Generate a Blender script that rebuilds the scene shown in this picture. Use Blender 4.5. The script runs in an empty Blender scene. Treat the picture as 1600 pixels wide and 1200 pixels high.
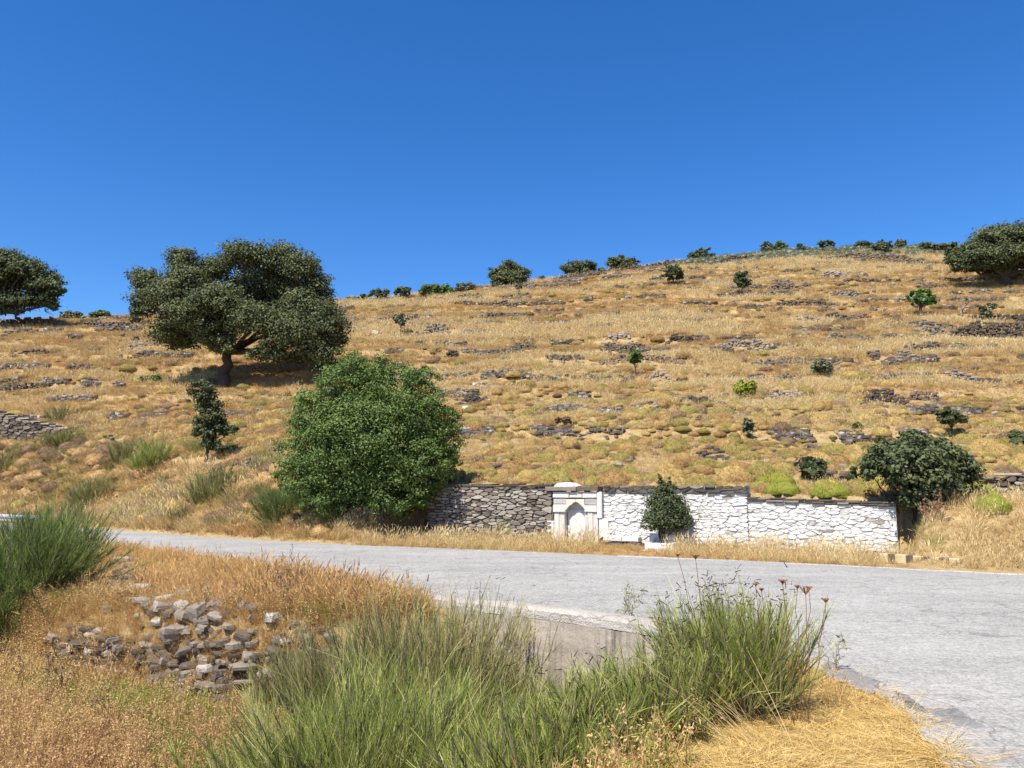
import bpy, math, random
import numpy as np
from mathutils import Vector, Matrix

rng = np.random.default_rng(7)
random.seed(7)
sc = bpy.context.scene
C = sc.collection

# ------------------------------------------------------------------ camera
F_PX = 1232.0                       # focal length in pixels of the 1600 px wide photograph
PITCH = math.atan(162 / F_PX)
EYE = 1.7
cam_d = bpy.data.cameras.new('camera')
cam = bpy.data.objects.new('camera', cam_d)
C.objects.link(cam)
cam.location = (0, 0, EYE)
cam.rotation_euler = (math.pi / 2 + PITCH, 0, 0)
cam_d.sensor_width = 36
cam_d.lens = 36 * F_PX / 1600
cam_d.clip_start = 0.05
cam_d.clip_end = 3000
sc.camera = cam

# ------------------------------------------------------------------ sky, sun, exposure
SUN_EL = math.radians(58)
SUN_AZ = math.atan2(-0.42, -0.60)   # towards the sun: behind the camera, to the left
world = bpy.data.worlds.new('World')
sc.world = world
world.use_nodes = True
wn = world.node_tree
wn.nodes.clear()
sky = wn.nodes.new('ShaderNodeTexSky')
sky.sky_type = 'NISHITA'
sky.sun_disc = False
sky.sun_elevation = SUN_EL
sky.sun_rotation = SUN_AZ
sky.altitude = 300
sky.air_density = 1.0
sky.dust_density = 0.0
sky.ozone_density = 7.0
bg = wn.nodes.new('ShaderNodeBackground')
bg.inputs['Strength'].default_value = 0.108
wo = wn.nodes.new('ShaderNodeOutputWorld')
hs = wn.nodes.new('ShaderNodeHueSaturation')      # the clear, deep blue of the whole sky
hs.inputs['Saturation'].default_value = 1.235
hs.inputs['Hue'].default_value = 0.507
wn.links.new(sky.outputs[0], hs.inputs['Color'])
wn.links.new(hs.outputs[0], bg.inputs[0])
wn.links.new(bg.outputs[0], wo.inputs[0])

sun_d = bpy.data.lights.new('sun', 'SUN')
sun_d.energy = 5.0
sun_d.angle = math.radians(0.53)
sun_d.color = (1.0, 0.93, 0.80)
sun = bpy.data.objects.new('sun', sun_d)
C.objects.link(sun)
to_sun = Vector((math.sin(SUN_AZ) * math.cos(SUN_EL), math.cos(SUN_AZ) * math.cos(SUN_EL), math.sin(SUN_EL)))
sun.rotation_euler = to_sun.to_track_quat('Z', 'Y').to_euler()
sun.location = (-20, -30, 60)

vs = sc.view_settings
vs.view_transform = 'Standard'
vs.look = 'None'
vs.exposure = 0.75
vs.gamma = 1.0
vs.use_curve_mapping = False
sc.cycles.max_bounces = 3
sc.cycles.diffuse_bounces = 2
sc.cycles.transmission_bounces = 2
sc.cycles.glossy_bounces = 1
sc.cycles.transparent_max_bounces = 4
sc.cycles.use_fast_gi = False

# ------------------------------------------------------------------ helpers: objects
def tag(o, label=None, cat=None, group=None, kind=None):
    if label: o['label'] = label
    if cat: o['category'] = cat
    if group: o['group'] = group
    if kind: o['kind'] = kind
    return o

def empty(name, loc, rz=0.0):
    o = bpy.data.objects.new(name, None)
    o.empty_display_size = 0.2
    o.location = loc
    o.rotation_euler = (0, 0, rz)
    C.objects.link(o)
    return o

def make_mesh(name, V, Fs, mat=None, tone=None, smooth=False):
    """V (n,3); Fs: list of (m,k) int arrays or a list of index lists."""
    me = bpy.data.meshes.new(name)
    V = np.asarray(V, dtype=np.float32)
    if isinstance(Fs, np.ndarray): Fs = [Fs]
    if len(Fs) and isinstance(Fs[0], np.ndarray) and Fs[0].ndim == 2:
        loops = np.concatenate([f.ravel() for f in Fs]).astype(np.int32)
        sizes = np.concatenate([np.full(len(f), f.shape[1]) for f in Fs]).astype(np.int32)
    else:
        loops = np.array([i for f in Fs for i in f], dtype=np.int32)
        sizes = np.array([len(f) for f in Fs], dtype=np.int32)
    me.vertices.add(len(V)); me.vertices.foreach_set('co', V.ravel())
    me.loops.add(len(loops)); me.loops.foreach_set('vertex_index', loops)
    starts = np.concatenate([[0], np.cumsum(sizes)[:-1]]).astype(np.int32)
    me.polygons.add(len(sizes)); me.polygons.foreach_set('loop_start', starts)
    me.polygons.foreach_set('use_smooth', np.full(len(sizes), bool(smooth)))
    if tone is not None:
        a = me.attributes.new('tone', 'FLOAT', 'POINT')
        a.data.foreach_set('value', np.asarray(tone, dtype=np.float32))
    me.update(calc_edges=True)
    if mat: me.materials.append(mat)
    return me

def add_obj(name, me, parent=None, loc=None, world_coords=True):
    """link a mesh; when parented, mesh coordinates are already world ones unless told otherwise"""
    o = bpy.data.objects.new(name, me)
    C.objects.link(o)
    if parent is not None:
        o.parent = parent
        if world_coords:
            o.matrix_parent_inverse = Matrix.LocRotScale(parent.location, parent.rotation_euler, parent.scale).inverted()
    if loc is not None: o.location = loc
    return o

# ------------------------------------------------------------------ helpers: noise, polylines
def vnoise(x, y, seed=0):
    x = np.asarray(x, float); y = np.asarray(y, float)
    xi = np.floor(x).astype(np.int64); yi = np.floor(y).astype(np.int64)
    fx = x - xi; fy = y - yi
    fx = fx * fx * (3 - 2 * fx); fy = fy * fy * (3 - 2 * fy)
    def h(a, b):
        n = (a * 374761393 + b * 668265263 + seed * 974634777) & 0xffffffff
        n = ((n ^ (n >> 13)) * 1274126177) & 0xffffffff
        return ((n ^ (n >> 16)) & 0xffff) / 65535.0
    return (h(xi, yi) * (1 - fx) + h(xi + 1, yi) * fx) * (1 - fy) + (h(xi, yi + 1) * (1 - fx) + h(xi + 1, yi + 1) * fx) * fy

def fbm(x, y, seed=0, oct=3):
    s = 0; a = 0.5; t = 0
    for k in range(oct):
        s = s + a * vnoise(x * 2 ** k, y * 2 ** k, seed + k * 17); t += a; a *= 0.5
    return s / t

def smooth(a, b, x):
    t = np.clip((x - a) / (b - a), 0, 1)
    return t * t * (3 - 2 * t)

def catmull(P, n=12):
    P = np.array(P, float)
    Q = np.vstack([2 * P[0] - P[1], P, 2 * P[-1] - P[-2]])
    out = []
    for i in range(1, len(Q) - 2):
        p0, p1, p2, p3 = Q[i - 1], Q[i], Q[i + 1], Q[i + 2]
        for k in range(n):
            t = k / n
            out.append(0.5 * (2 * p1 + (p2 - p0) * t + (2 * p0 - 5 * p1 + 4 * p2 - p3) * t * t + (3 * p1 - p0 - 3 * p2 + p3) * t ** 3))
    out.append(P[-1])
    return np.array(out)

def poly_dist(X, Y, P):
    """signed distance (positive on the left of the direction of travel) and arc length of the nearest point"""
    X = np.asarray(X, float); Y = np.asarray(Y, float)
    best = np.full(X.shape, 1e9); sd = np.zeros(X.shape); arc = np.zeros(X.shape)
    L = 0.0
    for (x0, y0), (x1, y1) in zip(P[:-1], P[1:]):
        dx, dy = x1 - x0, y1 - y0
        l = math.hypot(dx, dy)
        if l < 1e-9: continue
        t = np.clip(((X - x0) * dx + (Y - y0) * dy) / (l * l), 0, 1)
        px, py = x0 + t * dx, y0 + t * dy
        d = np.hypot(X - px, Y - py)
        m = d < best
        best = np.where(m, d, best)
        sgn = np.where(dx * (Y - y0) - dy * (X - x0) >= 0, 1.0, -1.0)
        sd = np.where(m, d * sgn, sd)
        arc = np.where(m, L + t * l, arc)
        L += l
    return sd, arc

# ------------------------------------------------------------------ plan of the place (metres, camera over the origin)
NEAR = catmull([(-110, 40), (-60, 39.5), (-36, 37), (-23, 32.3), (-14, 26), (-6.6, 19.2), (-3.2, 15.2), (-1.2, 12.3), (0.45, 11.0), (1.5, 10.05), (2.3, 8.95), (2.85, 7.7), (3.0, 6.5), (2.6, 4.9), (2.25, 2.5), (2.1, -2), (2.2, -12), (2.2, -40)])
FAR = catmull([(-110, 45.5), (-60, 45), (-40, 43.5), (-27, 39.2), (-17.7, 33.4), (-7.1, 25.3), (3.2, 19.9), (10.2, 15.75), (18, 10.2), (28, 0), (34, -15), (36, -45)])
WALL_A = np.array((-2.75, 26.34)); WALL_B = np.array((9.62, 20.0))
BANK = [(-120, 51), (-60, 50), (-42, 48.2), (-27, 44), (-16.5, 38.3), (-8.5, 30.6), tuple(WALL_A), tuple(WALL_B), (12.2, 18.6), (17, 15.8), (25, 10), (34, 2), (42, -20), (46, -50)]
BANK_Z = [5.0, 4.6, 4.2, 3.7, 3.0, 2.25, 1.80, 1.38, 1.15, 1.15, 1.4, 1.6, 1.7, 1.7]
_b = np.array(BANK); BANK_ARC = np.concatenate([[0], np.cumsum(np.hypot(*np.diff(_b, axis=0).T))])
ARC_A, ARC_B = BANK_ARC[6], BANK_ARC[7]
STEP_ARC = ARC_A + 0.0              # set below: where the wall top steps down

SKY_PX = [(-250, 512), (0, 503), (100, 499), (200, 494), (420, 482), (540, 469), (640, 463), (700, 456), (780, 446), (850, 439), (950, 424), (1050, 411), (1150, 402), (1250, 391), (1330, 386), (1460, 384), (1600, 382), (1850, 384)]

def ray(px, py):
    """direction of the ray through a pixel, scaled so that its Y component is 1: (X/Y, Z/Y)"""
    a = (px - 800) / F_PX; b = (600 - py) / F_PX
    y = math.cos(PITCH) - b * math.sin(PITCH)
    z = math.sin(PITCH) + b * math.cos(PITCH)
    return a / y, z / y

_az, _ts = [], []
for px, py in SKY_PX:
    u, e = ray(px, py)
    _az.append(math.atan(u)); _ts.append(e / math.sqrt(1 + u * u))
_tphi = np.linspace(-0.82, 0.80, 120)
_tsk = np.interp(_tphi, _az, _ts)
_r0 = []; _z0 = []
for ph in _tphi:
    dx, dy = math.sin(ph), math.cos(ph)
    R = np.arange(8, 90, 0.05)
    sd, arc = poly_dist(dx * R, dy * R, BANK)
    k = np.argmax(sd > 0)
    _r0.append(R[k]); _z0.append(np.interp(arc[k], BANK_ARC, BANK_Z))
_r0 = np.array(_r0); _z0 = np.array(_z0)
_rs = np.interp(_tphi, [-0.8, -0.55, -0.2, 0.0, 0.2, 0.55, 0.8], [104, 104, 106, 112, 122, 150, 150])

# gully on the camera's side of the road
G_STEEP = [(-10.6, 15.6), (-8.6, 14.5), (-7.1, 13.9), (-5.4, 12.9), (-4.1, 12.3), (-2.6, 11.75), (-1.2, 11.6), (-0.45, 11.55), (0.36, 11.02), (1.32, 10.18), (2.06, 9.33), (2.4, 8.5), (2.5, 7.8)]
G_SOFT = [(2.5, 7.8), (1.6, 6.2), (1.0, 5.0), (0.4, 3.7), (-1.2, 2.8), (-5, 2.6), (-12, 5), (-17, 10), (-17, 17), (-12.5, 16.8), (-10.6, 15.6)]

def in_poly(X, Y, P):
    r = np.zeros(np.shape(X), bool)
    n = len(P)
    for i in range(n):
        x0, y0 = P[i]; x1, y1 = P[(i + 1) % n]
        c = ((y0 > Y) != (y1 > Y))
        with np.errstate(divide='ignore', invalid='ignore'):
            r ^= c & (X < (x1 - x0) * (Y - y0) / (y1 - y0 + 1e-12) + x0)
    return r

def height(X, Y, detail=True):
    X = np.asarray(X, float); Y = np.asarray(Y, float)
    sn, _ = poly_dist(X, Y, NEAR)       # NEAR runs from far left to the camera: its left side is the road
    sf, _ = poly_dist(X, Y, FAR)        # left of FAR is the hill
    sb, ab = poly_dist(X, Y, BANK)
    phi = np.arctan2(X, Y); R = np.hypot(X, Y)
    ph = np.clip(phi, -0.80, 0.78)
    r0 = np.interp(ph, _tphi, _r0); z0 = np.interp(ph, _tphi, _z0); ts = np.interp(ph, _tphi, _tsk); rs = np.interp(ph, _tphi, _rs)
    e0 = (z0 - EYE) / r0
    t = np.clip((R - r0) / (rs - r0), 0, 1)
    e = e0 + (ts - e0) * (1 - (1 - t) ** 1.8)
    zh = EYE + np.minimum(np.maximum(R, r0), rs) * e
    q = np.clip(R - rs, 0, None); q1 = np.minimum(q, 60)
    zh = zh + ts * q1 - (ts + 0.03) * q1 * q1 / 120 - 0.03 * np.clip(q - 60, 0, 400)
    # bank between road and hill
    zb = np.interp(ab, BANK_ARC, BANK_Z)
    wall = smooth(ARC_A - 1.2, ARC_A - 0.2, ab) * (1 - smooth(ARC_B + 0.1, ARC_B + 0.9, ab))
    w = np.clip(sf / np.maximum(sf - sb, 0.1), 0, 1)
    bank_open = zb * (0.25 * w + 0.75 * w ** 1.5)
    bank_wall = -0.02 + 0.06 * w
    step = smooth(0.36, 0.50, sb)
    front = bank_open * (1 - wall) + bank_wall * wall
    z_hillside = np.where(sb > 0.50, zh, np.where(sb > 0, front * (1 - step * wall) + np.maximum(zh, zb) * step * wall, front))
    z_hillside = np.where((sb > 0) & (wall < 0.5), np.maximum(zh, zb * 0.98), z_hillside)
    z_hillside = np.minimum(z_hillside, 0.9 * np.maximum(sf, 0) + 0.01 + 3.5 * smooth(0, 3, sf) + 60 * smooth(2, 6, sf))
    # camera's side
    dd = np.maximum(-sn, 0)
    z_near = -0.055 * np.minimum(dd, 8) * smooth(1.5, -2.0, X) * smooth(4, 9, Y)
    gp = G_STEEP + G_SOFT[1:-1]
    ins = in_poly(X, Y, gp)
    d1 = np.abs(poly_dist(X, Y, G_STEEP)[0]); d2 = np.abs(poly_dist(X, Y, G_SOFT)[0])
    drop = smooth(0.0, 1, d1 / np.where(X > -0.6, 0.2, 0.55)) * smooth(0, 2.6 - 1.6 * smooth(0.5, 2.0, X) * smooth(6.5, 8, Y), d2)
    deep = 1.15 + 0.35 * smooth(-6, 1, X)
    z_near = np.where(ins, z_near - (deep + z_near * 0.5) * drop, z_near)
    z_near = z_near - 0.02 * smooth(0, 0.3, dd)
    z = np.where(sf > 0, z_hillside, np.where(sn < 0, z_near, -0.06))
    if detail:
        hm = smooth(0.3, 3.0, sb) + 0.25 * smooth(0.3, 1.5, sf) * (sb <= 0.3) + 0.35 * smooth(0.2, 1.0, dd) * (sn < 0)
        far = smooth(40, 80, R)
        big = (fbm(X / 9, Y / 6, 3) - 0.5) * 1.0 * smooth(4, 14, sb)
        # old terraces: low steps that run along the contour
        ph_ = zh / 1.7 + 0.6 * fbm(X / 30, Y / 30, 9)
        fr = ph_ - np.floor(ph_)
        ter = (smooth(0.78, 1.0, fr) - fr) * 0.55 * smooth(6, 14, sb) * (0.4 + 0.6 * fbm(X / 12, Y / 8, 31))
        small = (fbm(X / 1.3, Y / 1.3, 5) - 0.5) * 0.30
        z = z + hm * small * np.clip(1 - 0.3 * far, 0, 1) + big * (1 - smooth(85, 104, R) * 0.7) + ter
    return z

def base_height(X, Y):
    """the smooth hill without terraces, for laying things along its contours"""
    R = np.hypot(X, Y); ph = np.clip(np.arctan2(X, Y), -0.80, 0.78)
    r0 = np.interp(ph, _tphi, _r0); z0 = np.interp(ph, _tphi, _z0); ts = np.interp(ph, _tphi, _tsk); rs_ = np.interp(ph, _tphi, _rs)
    e0 = (z0 - EYE) / r0; t = np.clip((R - r0) / (rs_ - r0), 0, 1)
    return EYE + np.minimum(np.maximum(R, r0), rs_) * (e0 + (ts - e0) * (1 - (1 - t) ** 1.8))

def at(px, py, ymin=3.0, ymax=175.0):
    """the point of the ground seen through a pixel of the photograph"""
    u, e = ray(px, py)
    Ys = np.arange(ymin, ymax, 0.06)
    zt = height(u * Ys, Ys)
    zr = EYE + e * Ys
    m = zt >= zr
    if not m.any():
        k = int(np.argmax(zt - zr - 0.0 * Ys))
        k = int(np.argmin(np.where(Ys > 40, zr - zt, 1e9)))
    else:
        k = int(np.argmax(m))
    y = Ys[k]
    return np.array((u * y, y, zt[k]))

def on_depth(px, py, Y):
    u, e = ray(px, py)
    return np.array((u * Y, Y, EYE + e * Y))

# ------------------------------------------------------------------ materials
def new_mat(name):
    m = bpy.data.materials.new(name)
    m.use_nodes = True
    nt = m.node_tree
    nt.nodes.clear()
    out = nt.nodes.new('ShaderNodeOutputMaterial')
    return m, nt, out

def nd(nt, typ, **kw):
    n = nt.nodes.new(typ)
    for k, v in kw.items():
        if k.startswith('i_'):
            key = k[2:]
            key = int(key) if key.isdigit() else key
            n.inputs[key].default_value = v
        else:
            setattr(n, k, v)
    return n

def ramp(nt, fac, cols):
    r = nt.nodes.new('ShaderNodeValToRGB')
    els = r.color_ramp.elements
    while len(els) < len(cols): els.new(0.5)
    for e, (p, c) in zip(els, cols):
        e.position = p; e.color = (*c, 1)
    nt.links.new(fac, r.inputs[0])
    return r.outputs[0]

def noise(nt, vec, scale, detail=4, rough=0.6, sx=None):
    n = nd(nt, 'ShaderNodeTexNoise')
    n.inputs['Scale'].default_value = scale
    n.inputs['Detail'].default_value = detail
    n.inputs['Roughness'].default_value = rough
    if sx is not None:
        mp = nd(nt, 'ShaderNodeMapping'); mp.inputs['Scale'].default_value = sx
        nt.links.new(vec, mp.inputs[0]); vec = mp.outputs[0]
    nt.links.new(vec, n.inputs['Vector'])
    return n.outputs[0]

def math_n(nt, op, a, b=None):
    n = nd(nt, 'ShaderNodeMath', operation=op)
    for i, v in enumerate((a, b)):
        if v is None: continue
        if isinstance(v, (int, float)): n.inputs[i].default_value = v
        else: nt.links.new(v, n.inputs[i])
    return n.outputs[0]

def mix_col(nt, fac, a, b, mode='MIX'):
    n = nd(nt, 'ShaderNodeMix', data_type='RGBA', blend_type=mode)
    for i, v in ((0, fac), (6, a), (7, b)):
        if isinstance(v, (int, float)): n.inputs[i].default_value = v
        elif isinstance(v, tuple): n.inputs[i].default_value = (*v, 1)
        else: nt.links.new(v, n.inputs[i])
    return n.outputs[2]

def leaf_mat(name, cols, trans=0.3, gloss=0.05, rough=0.45, rand=0.35, loc_scale=0.15, loc_amt=0.3, spots=None):
    """foliage and grass: colour from a per-piece tone, a per-plant random and a slow noise over the place"""
    m, nt, out = new_mat(name)
    at_ = nd(nt, 'ShaderNodeAttribute', attribute_name='tone')
    oi = nd(nt, 'ShaderNodeObjectInfo')
    geo = nd(nt, 'ShaderNodeNewGeometry')
    ns = noise(nt, geo.outputs['Position'], loc_scale, 3, 0.6)
    f = math_n(nt, 'MULTIPLY', at_.outputs['Fac'], 1 - rand - loc_amt)
    f = math_n(nt, 'ADD', f, math_n(nt, 'MULTIPLY', oi.outputs['Random'], rand))
    ns2 = math_n(nt, 'ADD', math_n(nt, 'MULTIPLY', math_n(nt, 'SUBTRACT', ns, 0.5), 2.2), 0.5)
    f = math_n(nt, 'ADD', f, math_n(nt, 'MULTIPLY', ns2, loc_amt))
    col = ramp(nt, f, cols)
    d = nd(nt, 'ShaderNodeBsdfDiffuse'); t = nd(nt, 'ShaderNodeBsdfTranslucent')
    g = nd(nt, 'ShaderNodeBsdfGlossy'); g.inputs['Roughness'].default_value = rough; g.inputs['Color'].default_value = (0.9, 0.95, 1, 1)
    nt.links.new(col, d.inputs[0]); nt.links.new(col, t.inputs[0])
    m1 = nd(nt, 'ShaderNodeMixShader'); m1.inputs[0].default_value = trans
    nt.links.new(d.outputs[0], m1.inputs[1]); nt.links.new(t.outputs[0], m1.inputs[2])
    m2 = nd(nt, 'ShaderNodeMixShader'); m2.inputs[0].default_value = gloss
    nt.links.new(m1.outputs[0], m2.inputs[1]); nt.links.new(g.outputs[0], m2.inputs[2])
    nt.links.new(m2.outputs[0], out.inputs[0])
    return m

def stone_mat(name, cols, rand=0.6, scale=6.0, bump=0.5, rough=0.85, patch=None, bscale=25, extra=None):
    """stone: per-stone tone, veins, lichen patches and fine relief"""
    m, nt, out = new_mat(name)
    geo = nd(nt, 'ShaderNodeNewGeometry'); oi = nd(nt, 'ShaderNodeObjectInfo')
    at_ = nd(nt, 'ShaderNodeAttribute', attribute_name='tone')
    P = geo.outputs['Position']
    n1 = noise(nt, P, scale, 5, 0.65)
    n2 = noise(nt, P, bscale, 4, 0.7, (1, 1, 2.5))
    f = math_n(nt, 'ADD', math_n(nt, 'MULTIPLY', oi.outputs['Random'], rand), math_n(nt, 'MULTIPLY', at_.outputs['Fac'], rand))
    f = math_n(nt, 'ADD', f, math_n(nt, 'MULTIPLY', math_n(nt, 'SUBTRACT', n1, 0.2), 1 - rand * 0.8))
    f = math_n(nt, 'ADD', math_n(nt, 'MULTIPLY', math_n(nt, 'SUBTRACT', n2, 0.5), 0.35), f)
    col = ramp(nt, f, cols)
    if patch:
        pc, pscale, lo, hi = patch
        pn = noise(nt, P, pscale, 6, 0.7)
        pf = nd(nt, 'ShaderNodeMapRange'); pf.inputs[1].default_value = lo; pf.inputs[2].default_value = hi
        nt.links.new(pn, pf.inputs[0])
        col = mix_col(nt, pf.outputs[0], col, pc)
    b = nd(nt, 'ShaderNodeBsdfPrincipled')
    b.inputs['Roughness'].default_value = rough
    b.inputs['Specular IOR Level'].default_value = 0.25
    nt.links.new(col, b.inputs['Base Color'])
    bm = nd(nt, 'ShaderNodeBump'); bm.inputs['Strength'].default_value = bump; bm.inputs['Distance'].default_value = 0.03
    nt.links.new(n2, bm.inputs['Height']); nt.links.new(bm.outputs[0], b.inputs['Normal'])
    nt.links.new(b.outputs[0], out.inputs[0])
    return m

M = {}
# dry straw and grass
M['straw'] = leaf_mat('straw', [(0.0, (0.30, 0.17, 0.068)), (0.35, (0.48, 0.315, 0.132)), (0.65, (0.61, 0.44, 0.205)), (1.0, (0.76, 0.60, 0.33))], 0.35, 0.01, 0.6, 0.25, 0.09, 0.4)
M['pale_straw'] = leaf_mat('pale_straw', [(0.0, (0.50, 0.345, 0.155)), (0.4, (0.68, 0.515, 0.25)), (1.0, (0.81, 0.68, 0.41))], 0.38, 0.01, 0.55, 0.25, 0.2, 0.3)
M['rust_straw'] = leaf_mat('rust_straw', [(0.0, (0.28, 0.145, 0.058)), (0.4, (0.51, 0.30, 0.115)), (0.75, (0.66, 0.435, 0.185)), (1.0, (0.79, 0.585, 0.30))], 0.33, 0.01, 0.6, 0.25, 0.35, 0.35)
M['weed'] = leaf_mat('weed', [(0.0, (0.19, 0.10, 0.055)), (0.3, (0.44, 0.255, 0.125)), (0.55, (0.64, 0.44, 0.21)), (0.8, (0.58, 0.48, 0.165)), (1.0, (0.38, 0.39, 0.105))], 0.35, 0.01, 0.5, 0.25, 0.22, 0.45)
M['green_weed'] = leaf_mat('green_weed', [(0.0, (0.16, 0.19, 0.04)), (0.5, (0.34, 0.36, 0.08)), (1.0, (0.56, 0.50, 0.16))], 0.4, 0.01, 0.45)
M['hay'] = leaf_mat('hay', [(0.0, (0.38, 0.22, 0.065)), (0.4, (0.60, 0.41, 0.145)), (1.0, (0.78, 0.63, 0.31))], 0.25, 0.01, 0.5, 0.2, 0.8, 0.35)
# cushions
M['cushion'] = leaf_mat('cushion', [(0.0, (0.17, 0.10, 0.05)), (0.22, (0.33, 0.205, 0.09)), (0.45, (0.46, 0.315, 0.13)), (0.62, (0.46, 0.36, 0.13)), (0.8, (0.40, 0.37, 0.105)), (1.0, (0.30, 0.33, 0.08))], 0.2, 0.0, 0.6, 0.36, 0.07, 0.25)
M['cushion_olive'] = leaf_mat('cushion_olive', [(0.0, (0.17, 0.12, 0.05)), (0.3, (0.30, 0.23, 0.085)), (0.6, (0.40, 0.36, 0.105)), (1.0, (0.36, 0.38, 0.085))], 0.2, 0.0, 0.6, 0.2, 0.3, 0.15)
M['cushion_green'] = leaf_mat('cushion_green', [(0.0, (0.20, 0.18, 0.04)), (0.5, (0.28, 0.31, 0.055)), (1.0, (0.40, 0.40, 0.09))], 0.25, 0.0, 0.6, 0.1, 0.5, 0.2)
M['cushion_grey'] = leaf_mat('cushion_grey', [(0.0, (0.12, 0.075, 0.05)), (0.5, (0.25, 0.17, 0.105)), (1.0, (0.38, 0.29, 0.17))], 0.15, 0.0, 0.6, 0.4, 0.3, 0.2)
# foliage
M['oak'] = leaf_mat('oak_leaf', [(0.0, (0.04, 0.055, 0.022)), (0.45, (0.095, 0.115, 0.045)), (0.8, (0.165, 0.175, 0.075)), (1.0, (0.24, 0.21, 0.10))], 0.25, 0.02, 0.6, 0.0, 0.6, 0.25)
M['oak_dark'] = leaf_mat('oak_dark_leaf', [(0.0, (0.034, 0.050, 0.020)), (0.5, (0.085, 0.108, 0.042)), (1.0, (0.175, 0.19, 0.082))], 0.28, 0.02, 0.6, 0.0, 0.6, 0.25)
M['bush'] = leaf_mat('bush_leaf', [(0.0, (0.045, 0.08, 0.018)), (0.5, (0.11, 0.175, 0.038)), (1.0, (0.24, 0.30, 0.08))], 0.3, 0.02, 0.6, 0.0, 0.5, 0.2)
M['lime'] = leaf_mat('lime_leaf', [(0.0, (0.05, 0.13, 0.02)), (0.5, (0.09, 0.20, 0.03)), (1.0, (0.16, 0.28, 0.05))], 0.3, 0.05, 0.45, 0.0, 0.5, 0.2)
M['grey_green'] = leaf_mat('grey_green_leaf', [(0.0, (0.06, 0.075, 0.04)), (0.5, (0.13, 0.145, 0.075)), (1.0, (0.24, 0.23, 0.12))], 0.25, 0.04, 0.5, 0.1, 0.5, 0.2)
M['broom'] = leaf_mat('broom_stem', [(0.0, (0.075, 0.105, 0.024)), (0.3, (0.22, 0.275, 0.055)), (0.65, (0.41, 0.45, 0.11)), (0.88, (0.58, 0.57, 0.19)), (1.0, (0.66, 0.54, 0.26))], 0.42, 0.02, 0.5, 0.05, 0.9, 0.15)
M['broom_dark'] = leaf_mat('broom_dark_stem', [(0.0, (0.055, 0.09, 0.024)), (0.5, (0.165, 0.235, 0.058)), (0.9, (0.31, 0.36, 0.105)), (1.0, (0.42, 0.38, 0.16))], 0.42, 0.02, 0.5, 0.05, 0.9, 0.2)
M['broom_dry'] = leaf_mat('broom_dry_stem', [(0.0, (0.10, 0.075, 0.04)), (0.3, (0.20, 0.195, 0.065)), (0.6, (0.35, 0.34, 0.11)), (0.85, (0.48, 0.43, 0.18)), (1.0, (0.58, 0.46, 0.25))], 0.38, 0.02, 0.5, 0.05, 0.9, 0.2)
M['pod'] = leaf_mat('seed_pod', [(0.0, (0.03, 0.018, 0.016)), (1.0, (0.09, 0.055, 0.045))], 0.05, 0.04, 0.5)
M['head'] = leaf_mat('seed_head', [(0.0, (0.16, 0.075, 0.035)), (0.6, (0.32, 0.17, 0.09)), (1.0, (0.50, 0.33, 0.2))], 0.25, 0.02, 0.6)
M['thistle'] = leaf_mat('thistle_head', [(0.0, (0.30, 0.19, 0.08)), (0.6, (0.52, 0.38, 0.19)), (1.0, (0.72, 0.62, 0.42))], 0.2, 0.02, 0.6)
M['twig'] = leaf_mat('dead_twig', [(0.0, (0.10, 0.07, 0.055)), (0.6, (0.22, 0.17, 0.13)), (1.0, (0.42, 0.37, 0.32))], 0.0, 0.03, 0.5)
M['bark'] = stone_mat('bark', [(0.0, (0.035, 0.028, 0.022)), (0.5, (0.085, 0.068, 0.055)), (1.0, (0.17, 0.14, 0.115))], 0.2, 4, 0.9, 0.9, None, 18)
# stone
M['schist'] = stone_mat('schist', [(0.0, (0.055, 0.045, 0.038)), (0.3, (0.14, 0.115, 0.095)), (0.6, (0.25, 0.21, 0.17)), (0.85, (0.36, 0.30, 0.24)), (1.0, (0.42, 0.24, 0.125))], 0.55, 5, 0.7, 0.85, ((0.44, 0.41, 0.36), 3.0, 0.6, 0.75))
M['schist_pale'] = stone_mat('schist_pale', [(0.0, (0.12, 0.10, 0.085)), (0.4, (0.27, 0.235, 0.20)), (0.7, (0.42, 0.385, 0.34)), (0.9, (0.52, 0.47, 0.40)), (1.0, (0.45, 0.26, 0.14))], 0.55, 4, 0.7, 0.85, ((0.34, 0.34, 0.23), 3.5, 0.62, 0.75))
M['schist_dark'] = stone_mat('schist_dark', [(0.0, (0.035, 0.028, 0.023)), (0.4, (0.095, 0.077, 0.063)), (0.8, (0.175, 0.14, 0.11)), (1.0, (0.26, 0.165, 0.10))], 0.55, 5, 0.7, 0.88, ((0.30, 0.27, 0.23), 5.0, 0.66, 0.78))
M['whitewash'] = stone_mat('whitewash', [(0.0, (0.50, 0.48, 0.45)), (0.4, (0.68, 0.67, 0.645)), (1.0, (0.78, 0.775, 0.76))], 0.5, 5, 0.6, 0.85, ((0.30, 0.26, 0.22), 2.6, 0.60, 0.70))
M['marble'] = stone_mat('marble', [(0.0, (0.52, 0.49, 0.45)), (0.5, (0.68, 0.65, 0.61)), (1.0, (0.79, 0.77, 0.74))], 0.4, 4, 0.3, 0.6, ((0.50, 0.38, 0.30), 4.0, 0.60, 0.78))
M['marble_grey'] = stone_mat('marble_grey', [(0.0, (0.28, 0.27, 0.26)), (0.5, (0.42, 0.41, 0.40)), (1.0, (0.58, 0.56, 0.54))], 0.4, 5, 0.4, 0.7, ((0.55, 0.46, 0.38), 4.0, 0.58, 0.72))
M['marble_pink'] = stone_mat('marble_pink', [(0.0, (0.52, 0.46, 0.41)), (0.5, (0.68, 0.63, 0.58)), (1.0, (0.77, 0.74, 0.71))], 0.4, 4, 0.4, 0.65, ((0.44, 0.32, 0.25), 4.0, 0.60, 0.75))
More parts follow.
